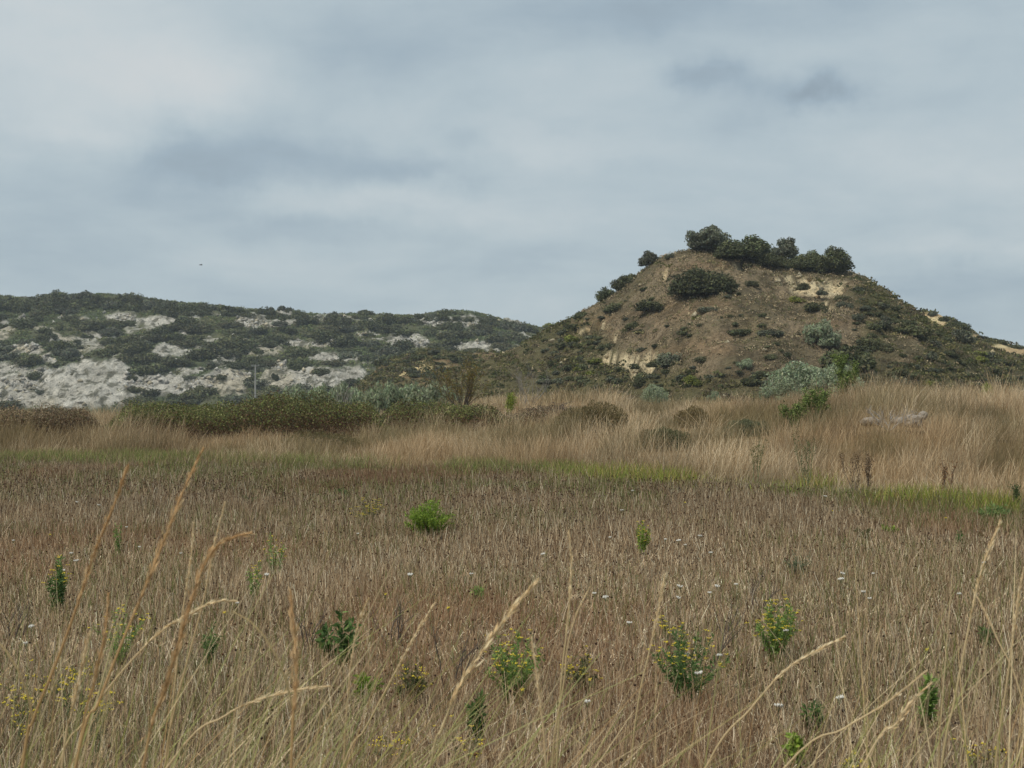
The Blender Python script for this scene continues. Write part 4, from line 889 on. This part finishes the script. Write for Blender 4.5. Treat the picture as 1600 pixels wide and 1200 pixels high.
herb(640, 1105, 1040, 40, 'low green herb with yellow buds right of the low bright one', 515, 9, OLV, .02, 20, 1)
herb(745, 945, 915, 22, 'small feathery green tuft in the middle of the stubble', 516, 8, LGR, .018, 20, 0)
herb(1497, 858, 828, 14, 'small dark blue green weed in the stubble at the right', 517, 6, DKG, .02, 20, 0)
herb(1447, 1140, 1035, 14, 'narrow bright green leafy spike at the lower right', 518, 3, LGR, .022, 40, 0, asp=.4)
herb(1270, 1150, 1090, 24, 'dark green small herb at the bottom right', 519, 6, DKG, .02, 22, 0)
herb(1240, 1200, 1138, 12, 'bright green narrow shoot at the bottom right', 520, 3, BRG, .02, 36, 0, asp=.4)
herb(1538, 1010, 980, 22, 'small blue green tuft with a white speck at the right', 521, 8, DKG, .018, 20, 0)
herb(185, 1040, 950, 90, 'airy yellow green herb between the foreground grasses at the left', 522, 12, LGR, .014, 12, 1, group='yellow flowered herbs at the left')
herb(1390, 835, 818, 26, 'small pale yellow green tuft near the field edge at the right', 523, 8, BRG, .018, 20, 0)
herb(388, 790, 772, 24, 'small blue green tuft in the far stubble at the left', 524, 8, DKG, .02, 22, 0)
herb(323, 1045, 960, 30, 'grey green herb behind the cream stalks at the left', 525, 6, DKG, .018, 18, 0)
herb(1555, 812, 788, 60, 'pale green feathery clump at the right end of the green strip', 526, 26, [srgb(120, 140, 84), srgb(104, 126, 72)], .028, 14, 0)
herb(1350, 842, 822, 40, 'olive low herb left of the pale yellow green tuft', 527, 10, OLV, .02, 20, 0)
herb(1245, 900, 862, 60, 'blue grey sparse herb right of the field middle', 528, 12, [srgb(104, 112, 84), srgb(90, 100, 76)], .016, 10, 0)
herb(745, 1160, 1080, 16, 'dark green upright shoot at the bottom centre', 529, 4, DKG, .022, 30, 0)
herb(540, 775, 762, 24, 'small dark green tuft in the far stubble left of centre', 530, 7, DKG, .02, 20, 0)
for j, (px, py, tp, wd) in enumerate([(40, 1150, 1040, 60), (75, 1130, 1020, 50), (110, 1160, 1035, 60), (135, 1120, 1010, 40), (25, 1180, 1080, 40), (150, 1190, 1060, 60), (625, 1215, 1140, 70), (715, 1215, 1135, 80), (1330, 1225, 1180, 30), (1530, 1210, 1150, 40), (1045, 1010, 960, 20)]):
    herb(px, py, tp, wd, ['yellow topped herb in the patch of flowers at the lower left', 'yellow topped herb in the flowers at the bottom centre', 'yellow topped herb among the grasses at the bottom right'][0 if px < 300 else (1 if px < 1100 else 2)],
         540 + j, 5, OLV, .014, 7, 1, fr=.013, group='small yellow topped herbs', name='yarrow', start=.3)
# scattered single yellow flowered specks and white umbels
def umbel(seed, mat, rad=.02):
    g = np.random.default_rng(seed); S = [((0, 0, 0), (.01, 0, .19), .0015, .001)]; P = []
    for i in range(16):
        a = g.uniform(0, 6.28); r = math.sqrt(g.random()) * rad; q = (.01 + math.cos(a) * r, math.sin(a) * r, .22 + g.normal(0, .003)); S.append(((.01, 0, .19), q, .0006, .0005)); P.append(q)
    V, Q = tubes(S, 3); a_ = npmesh('stem', V, Q); a_.materials.append(M_stem)
    V, Q, _ = octas(np.array(P), np.full(16, rad * .27), np.ones((16, 3))); b_ = npmesh('flower_head', V * np.array([1, 1, 1]), Q); b_.materials.append(mat); return a_, b_
um = [umbel(1, M_white), umbel(2, M_white, .026), umbel(3, M_flow, .016)]
WH = [(1040, 850), (1060, 852), (1070, 858), (1095, 845), (1110, 870), (1120, 925), (1150, 922), (1062, 925), (1110, 935), (1060, 943), (985, 983), (1072, 1034), (1226, 993), (1313, 914), (1500, 938), (1350, 935), (1360, 945),
      (48, 992), (42, 1016), (98, 900), (112, 872), (120, 885), (218, 862), (120, 790), (372, 952), (416, 905), (560, 840), (640, 905), (735, 905), (1317, 905), (1365, 905), (1290, 780), (930, 935), (945, 942), (1125, 1035), (155, 795)]
for j, (px, py) in enumerate(WH + [(g.uniform(20, 1580), 770 + 350 * g.random() ** 1.3) for _ in range(24)]):
    Y = 3517. / (py + 60 * 0 - HZ); Y = 1.42 * F / (py - HZ); kd = (j % 2) if j < len(WH) or g.random() < .5 else 2; sc_ = g.uniform(.55, .85)
    X = (px - 800) / F * Y
    if Y > float(edge(X)) - .5: continue
    t = empty('flower', (X, Y, float(ground(X, Y))), ('white flower head' if kd < 2 else 'yellow flower head') + ' standing level with the tops of the brown stalks', 'flower', 'white flower heads in the stubble' if kd < 2 else 'yellow flower heads in the stubble')
    t.rotation_euler = (0, 0, g.uniform(0, 6)); t.scale = (sc_, sc_, 1)
    link('stem', um[kd][0], None, t); link('flower_head', um[kd][1], None, t)
# bare dark twigs
for (px, py, tp, sd_, lab, lean) in [(612, 1015, 905, 61, 'bare dark twiggy plant, left one of the pair above the green leafy herbs', .05), (705, 1090, 930, 62, 'bare dark twiggy plant right of the middle pale stalk', .05), (480, 1020, 920, 63, 'faint bare twiggy plant at the left of centre', -.05),
                               (1105, 1060, 868, 64, 'long dark dry twig leaning to the right behind the flowered bushes', .75), (1180, 960, 870, 65, 'sparse dark twigs above the green and yellow bush', .15), (20, 1010, 895, 66, 'bare dark twiggy plant at the left edge', .1)]:
    Y = 3517. / (py - HZ); p = at(px, Y); h = (py - tp) / F * Y; twig_thing('dry_twig', p, h * .72, sd_, lab, 'twig', M_twig, 2 if lean > .5 else 4, .0042, .45, 2, open_=.15 if lean > .5 else .22, lean=(lean, 0), group='bare twiggy plants in the stubble')

# ------------------------------------------------------------------ foreground grass stalks
def catmull(P, m=6):
    P = np.array(P, float); Pp = np.vstack([2 * P[0] - P[1], P, 2 * P[-1] - P[-2]]); out_ = []
    for i in range(1, len(Pp) - 2):
        for t in np.linspace(0, 1, m, endpoint=False):
            a, b, c, d = Pp[i - 1:i + 3]; out_.append(.5 * ((2 * b) + (-a + c) * t + (2 * a - 5 * b + 4 * c - d) * t * t + (-a + 3 * b - 3 * c + d) * t ** 3))
    out_.append(P[-1]); return np.array(out_)
def stalk(pts, D, headlen, label, seed, hw=.006, cream=True, green=0., leaf=True, group='tall grass stalks in the near foreground'):
    """pts: photo pixels from tip downward; the stalk stands at distance D and reaches the ground there"""
    g = np.random.default_rng(seed); pts = list(pts); hw *= (1.12 if cream else .9)
    if math.hypot(pts[-1][0] - pts[-2][0], pts[-1][1] - pts[-2][1]) < 50: del pts[-2]
    (ax, ay), (bx, by) = pts[-2], pts[-1]
    yg = HZ + EYE * F / D; k = (yg - by); sl_ = (bx - ax) / max(by - ay, 1) * .55; pts += [(bx + sl_ * k * .5, by + k * .5), (bx + sl_ * k * .8, yg)]
    P = np.array([[(x - 800) / F * D, 0, EYE - (y - HZ) / F * D] for x, y in pts]); P[:, 1] = D + .12 * np.linspace(1, 0, len(P)) * g.uniform(-1, 1)
    C = catmull(P); t = empty('grass_stalk', tuple(C[-1]), label, 'grass stalk', group); C = C - C[-1]
    L = np.concatenate([[0], np.cumsum(np.linalg.norm(np.diff(C, axis=0), axis=1))]); n = len(C)
    rad = .0011 + .0019 * (L / L[-1]) ** .6; S = [(C[i], C[i + 1], rad[i], rad[i + 1]) for i in range(n - 1)]
    V, Q = tubes(S, 5); ztop = C[0, 2]; f_ = np.clip((V[:, 2] / ztop), 0, 1)[:, None]
    top = srgb(226, 202, 160) if cream else srgb(200, 160, 112); bot = srgb(190, 164, 118) * (1 - green) + srgb(120, 128, 66) * green
    link('stem', npmesh('stem', V, Q, top * f_ ** 2 + bot * (1 - f_ ** 2)), M_grass, t)
    m = int(headlen / .0010); s_ = g.random(m) ** .9 * headlen; P = np.stack([np.interp(s_, L, C[:, k]) for k in range(3)], 1); P2 = np.stack([np.interp(s_ + .01, L, C[:, k]) for k in range(3)], 1)
    ax_ = P - P2; ax_ /= np.linalg.norm(ax_, axis=1)[:, None] + 1e-9; prof_ = np.sin(np.clip(s_ / headlen * .86 + .1, 0, 1) * math.pi) ** .7 * (.7 + .6 * vn(s_ * 60, s_ * 0, seed))
    d = np.cross(ax_, rdir(m, g)); d /= np.linalg.norm(d, axis=1)[:, None] + 1e-9
    P = P + d * (prof_ * hw * g.random(m))[:, None]; a = ax_ + d * g.uniform(.05, .35, (m, 1)); a /= np.linalg.norm(a, axis=1)[:, None]; b = np.cross(a, rdir(m, g)); b /= np.linalg.norm(b, axis=1)[:, None] + 1e-9
    l = (hw * 1.1 * g.uniform(.6, 1.4, m))[:, None]; V = np.stack([P - a * l, P + b * l * .16, P + a * l, P - b * l * .16], 1).reshape(-1, 3)
    cc = pick([srgb(236, 212, 168), srgb(216, 186, 140), srgb(244, 226, 188)] if cream else [srgb(208, 174, 128), srgb(184, 150, 108), srgb(222, 192, 146)], m, g) * g.uniform(.8, 1.15, (m, 1))
    link('seed_head', npmesh('seed_head', V, np.arange(m * 4).reshape(m, 4), np.repeat(cc, 4, 0)), M_grass, t)
    if leaf:
        i0 = int(n * .62); p0 = C[i0]; sg = g.choice([-1, 1]); K = 8; u = np.linspace(0, 1, K); ll = g.uniform(.16, .28)
        Pl = p0 + np.stack([sg * ll * .45 * u ** 1.4, 0 * u, ll * (u - .55 * u ** 2.4)], 1)
        W = .0018 * (1 - u) ** .6 + .0003; cl_ = (srgb(128, 132, 74) if green > .3 else srgb(190, 164, 116)); V, Q, Cc = ribbons(Pl[None], W[None], np.array([[.5, .8, 0]]), np.tile(cl_, (1, K, 1)))
        link('leaf', npmesh('leaf', V, Q, Cc), M_grass, t)
ST = [([(218, 722), (196, 780), (165, 850), (133, 940), (98, 1030), (60, 1120), (40, 1200)], 2.0, .24, 'long golden stalk at the left, the more upright left one of the tall pair', .0055, 0, .2),
      ([(293, 703), (262, 775), (240, 840), (205, 935), (172, 1020), (140, 1110), (110, 1200)], 1.9, .26, 'long golden stalk reaching highest at the left, right one of the tall pair', .0058, 0, .2),
      ([(366, 778), (346, 850), (330, 925), (306, 1010), (278, 1110), (262, 1200)], 2.9, .22, 'straight cream stalk rising just left of the drooping plume tip', .0035, 1, 0),
      ([(304, 815), (300, 870), (286, 960), (276, 1050), (262, 1200)], 2.9, .16, 'thin short cream stalk left of the straight cream one', .004, 1, 0),
      ([(400, 829), (372, 836), (343, 852), (318, 892), (296, 960), (262, 1070), (232, 1180), (225, 1200)], 2.0, .34, 'thick orange plume drooping to the right at its tip', .0075, 0, .1),
      ([(372, 938), (335, 940), (296, 960), (250, 988), (190, 1050), (130, 1130), (90, 1200)], 2.6, .2, 'pale stalk bowing far right across the lower left', .0045, 1, .3),
      ([(585, 922), (568, 962), (556, 1020), (547, 1100), (540, 1200)], 3.0, .17, 'pale upright stalk at the lower middle left', .0042, 1, .1),
      ([(678, 946), (652, 988), (618, 1050), (570, 1140), (535, 1200)], 2.9, .18, 'pale stalk leaning right at the lower centre', .0042, 1, .2),
      ([(842, 903), (795, 958), (752, 1020), (716, 1075), (690, 1140), (672, 1200)], 2.4, .27, 'stout cream plume leaning right with a green stem, centre', .0068, 1, .7),
      ([(890, 832), (894, 885), (891, 935), (886, 990), (878, 1060), (870, 1200)], 2.8, .22, 'tall nearly vertical cream stalk in the centre', .0042, 1, .5),
      ([(919, 910), (900, 950), (886, 1000), (880, 1060), (868, 1130), (862, 1200)], 2.8, .14, 'thin stalk leaning right, crossing the vertical cream one', .003, 1, .3),
      ([(830, 995), (838, 1050), (845, 1110), (853, 1200)], 2.5, .15, 'short cream stalk leaning left at the bottom centre', .0042, 1, .0),
      ([(1037, 893), (1026, 955), (1012, 1020), (997, 1090), (985, 1200)], 3.0, .18, 'cream stalk standing over the spreading flowered bush', .0042, 1, .4),
      ([(1315, 989), (1265, 1016), (1222, 1045), (1170, 1105), (1110, 1190), (1100, 1200)], 2.7, .17, 'cream stalk bending right over the right half', .0048, 1, .2),
      ([(1568, 814), (1541, 880), (1526, 935), (1510, 1010), (1492, 1100), (1472, 1200)], 2.6, .2, 'tallest cream stalk at the right with a green tinged stem', .0048, 1, .5),
      ([(1584, 880), (1578, 930), (1570, 1010), (1560, 1100), (1550, 1200)], 2.8, .16, 'upright cream stalk close to the right border', .0042, 1, .3),
      ([(1541, 930), (1556, 962), (1575, 1010), (1600, 1070), (1625, 1200)], 2.8, .1, 'short pale stalk leaning left at the right border', .0035, 1, .1),
      ([(515, 1075), (465, 1080), (410, 1093), (350, 1120), (290, 1170), (260, 1200)], 2.4, .17, 'pale stalk bowed almost flat at the lower left', .0045, 1, .1),
      ([(437, 935), (445, 985), (452, 1040), (453, 1110), (450, 1200)], 1.7, .16, 'blurred orange plume standing very close to the camera', .007, 0, .3),
      ([(1472, 1079), (1436, 1106), (1408, 1140), (1370, 1185), (1355, 1200)], 2.4, .15, 'short cream plume at the bottom right', .0048, 1, .4),
      ([(1432, 1035), (1372, 1088), (1310, 1130), (1250, 1175), (1215, 1200)], 2.5, .14, 'thin pale stalk leaning far right at the bottom right', .0032, 1, .3),
      ([(150, 980), (135, 1040), (118, 1110), (100, 1200)], 2.1, .15, 'short cream plume at the lower left below the tall pair', .005, 1, .2),
      ([(172, 925), (166, 985), (150, 1060), (120, 1200)], 2.0, .16, 'orange brown plume hidden among the left grasses', .0055, 0, .2)]
for j, (pts, D, hl, lab, hw, cr_, gr_) in enumerate(ST):
    stalk(pts, D, hl, lab, 700 + j, hw, bool(cr_), gr_, leaf=(j % 3 == 0))
# loose foreground blades and thin stems (uncountable)
parts = []
def fg(n, xa, xb, Da, Db, h0, h1, leanx, wd, greenp):
    g = rng; D = g.uniform(Da, Db, n); X = (g.uniform(xa, xb, n) - 800) / F * D; h = g.uniform(h0, h1, n)
    gr = g.random(n) < greenp; c = pick([srgb(238, 216, 172), srgb(214, 186, 138), srgb(226, 202, 158), srgb(186, 150, 104)], n, g) * g.uniform(.8, 1.1, (n, 1)); c[gr] = c[gr] * .3 + srgb(126, 142, 68) * .7
    cb = c * .7 + srgb(120, 124, 62) * .3
    wd = wd * 1.3; parts.append(blades(X, D, 0 * X - .02, h, np.stack([g.normal(leanx, .22, n), g.normal(0, .12, n)], 1), g.uniform(0, 1.0, n), wd * g.uniform(.5, 1.3, n), g.normal(0, .6, n), c, cb, K=9, taper=1.0))
fg(340, -300, 420, 2.0, 3.6, .9, 1.2, .36, .0019, .55)
fg(60, -150, 380, 2.0, 3.2, .85, 1.2, .5, .0042, 1.0)
fg(25, 400, 1000, 2.3, 3.2, .8, 1.05, .35, .004, 1.0)
fg(40, 1050, 1700, 2.2, 3.2, .8, 1.1, .4, .0032, 1.0)
fg(150, -300, 260, 1.9, 3.0, 1.05, 1.36, .25, .0021, .35)
fg(170, 200, 1150, 2.2, 3.6, .8, 1.15, .32, .0018, .35)
fg(260, 950, 1750, 2.2, 3.6, .85, 1.2, .38, .0017, .4)
fg(140, 1350, 1750, 2.2, 3.2, 1.0, 1.34, .15, .0019, .35)
V, Q, Cc = merge(parts)
meta(link('foreground_grass', npmesh('foreground_grass', V, Q, Cc), M_grass), 'thin green and straw blades leaning right along the bottom of the view', 'grass', kind='stuff')

# ------------------------------------------------------------------ utility pole and bird
M_conc = mat_flat('concrete', (.30, .29, .27), .9, .15, 5); M_metal = mat_flat('weathered_metal', (.18, .18, .18), .6, .1, 5)
Y = 262.; X = (399 - 800) / F * Y; zt = EYE - (571 - HZ) / F * Y
t = empty('utility_pole', (X, Y, float(ground(X, Y)) - 1), 'slim pale utility pole standing before the rocky ridge', 'utility pole'); hp = zt - t.location.z
S = [((0, 0, 0), (0, 0, hp * .5), .19, .16), ((0, 0, hp * .5), (0, 0, hp), .16, .11)]; V, Q = tubes(S, 8); link('pole', npmesh('pole', V, Q), M_conc, t)
V, Q = tubes([((-.75, 0, hp - .1), (.75, 0, hp - .1), .06, .06)], 6); link('cross_arm', npmesh('cross_arm', V, Q), M_metal, t)
for x in (-.65, 0, .65):
    V, Q = tubes([((x, 0, hp - .04), (x, 0, hp + .2), .06, .045)], 6); link('insulator', npmesh('insulator', V, Q), M_conc, t)
Y = 160.; p = Vector(((314 - 800) / F * Y, Y, EYE - (414 - HZ) / F * Y)); t = empty('bird', p, 'tiny dark bird flying alone in the sky above the ridge', 'bird')
M_bird = mat_flat('dark_feathers', (.05, .05, .055), .8, .2, 10)
V, Q = tubes([((-.24, 0, -.01), (-.12, 0, 0), .01, .035), ((-.12, 0, 0), (.05, 0, .01), .035, .045), ((.05, 0, .01), (.14, 0, .02), .045, .03), ((.14, 0, .02), (.2, 0, .02), .03, .005)], 8); link('body', npmesh('body', V, Q, smooth=True), M_bird, t)
for sg in (-1, 1):
    Vw = [(.08, 0, .02), (.06, sg * .18, .09), (-.02, sg * .4, .05), (-.08, sg * .2, .07), (-.06, 0, .02)]; Vw = np.array(Vw)
    Vw = np.vstack([Vw, Vw - np.array([0, 0, .012])]); me = bpy.data.meshes.new('wing'); me.from_pydata(Vw.tolist(), [], [(0, 1, 2, 3, 4), (9, 8, 7, 6, 5)] + [(i, (i + 1) % 5 + 0, (i + 1) % 5 + 5, i + 5) for i in range(5)]); link('wing', me, M_bird, t)
t.rotation_euler = (0, 0, R(35))

# ------------------------------------------------------------------ thin air haze
HB = np.array([[x, y, z] for z in (-12, 60) for y in (-40, 520) for x in (-300, 300)], float)
hm = bpy.data.materials.new('haze_air'); hm.use_nodes = True; T = NT(hm.node_tree); hm.node_tree.nodes.clear()
o = T.n('ShaderNodeOutputMaterial'); pv = T.n('ShaderNodeVolumePrincipled'); pv.inputs['Color'].default_value = (.80, .88, .95, 1); pv.inputs['Density'].default_value = .0003; pv.inputs['Anisotropy'].default_value = .2
T.put(o.inputs['Volume'], pv.outputs[0])
ho = link('haze', npmesh('haze', HB, [[0, 2, 3, 1], [4, 5, 7, 6], [0, 1, 5, 4], [2, 6, 7, 3], [0, 4, 6, 2], [1, 3, 7, 5]]), hm); meta(ho, 'thin pale haze between the field and the far ridge', 'haze', kind='stuff')
SC.cycles.volume_bounces = 0
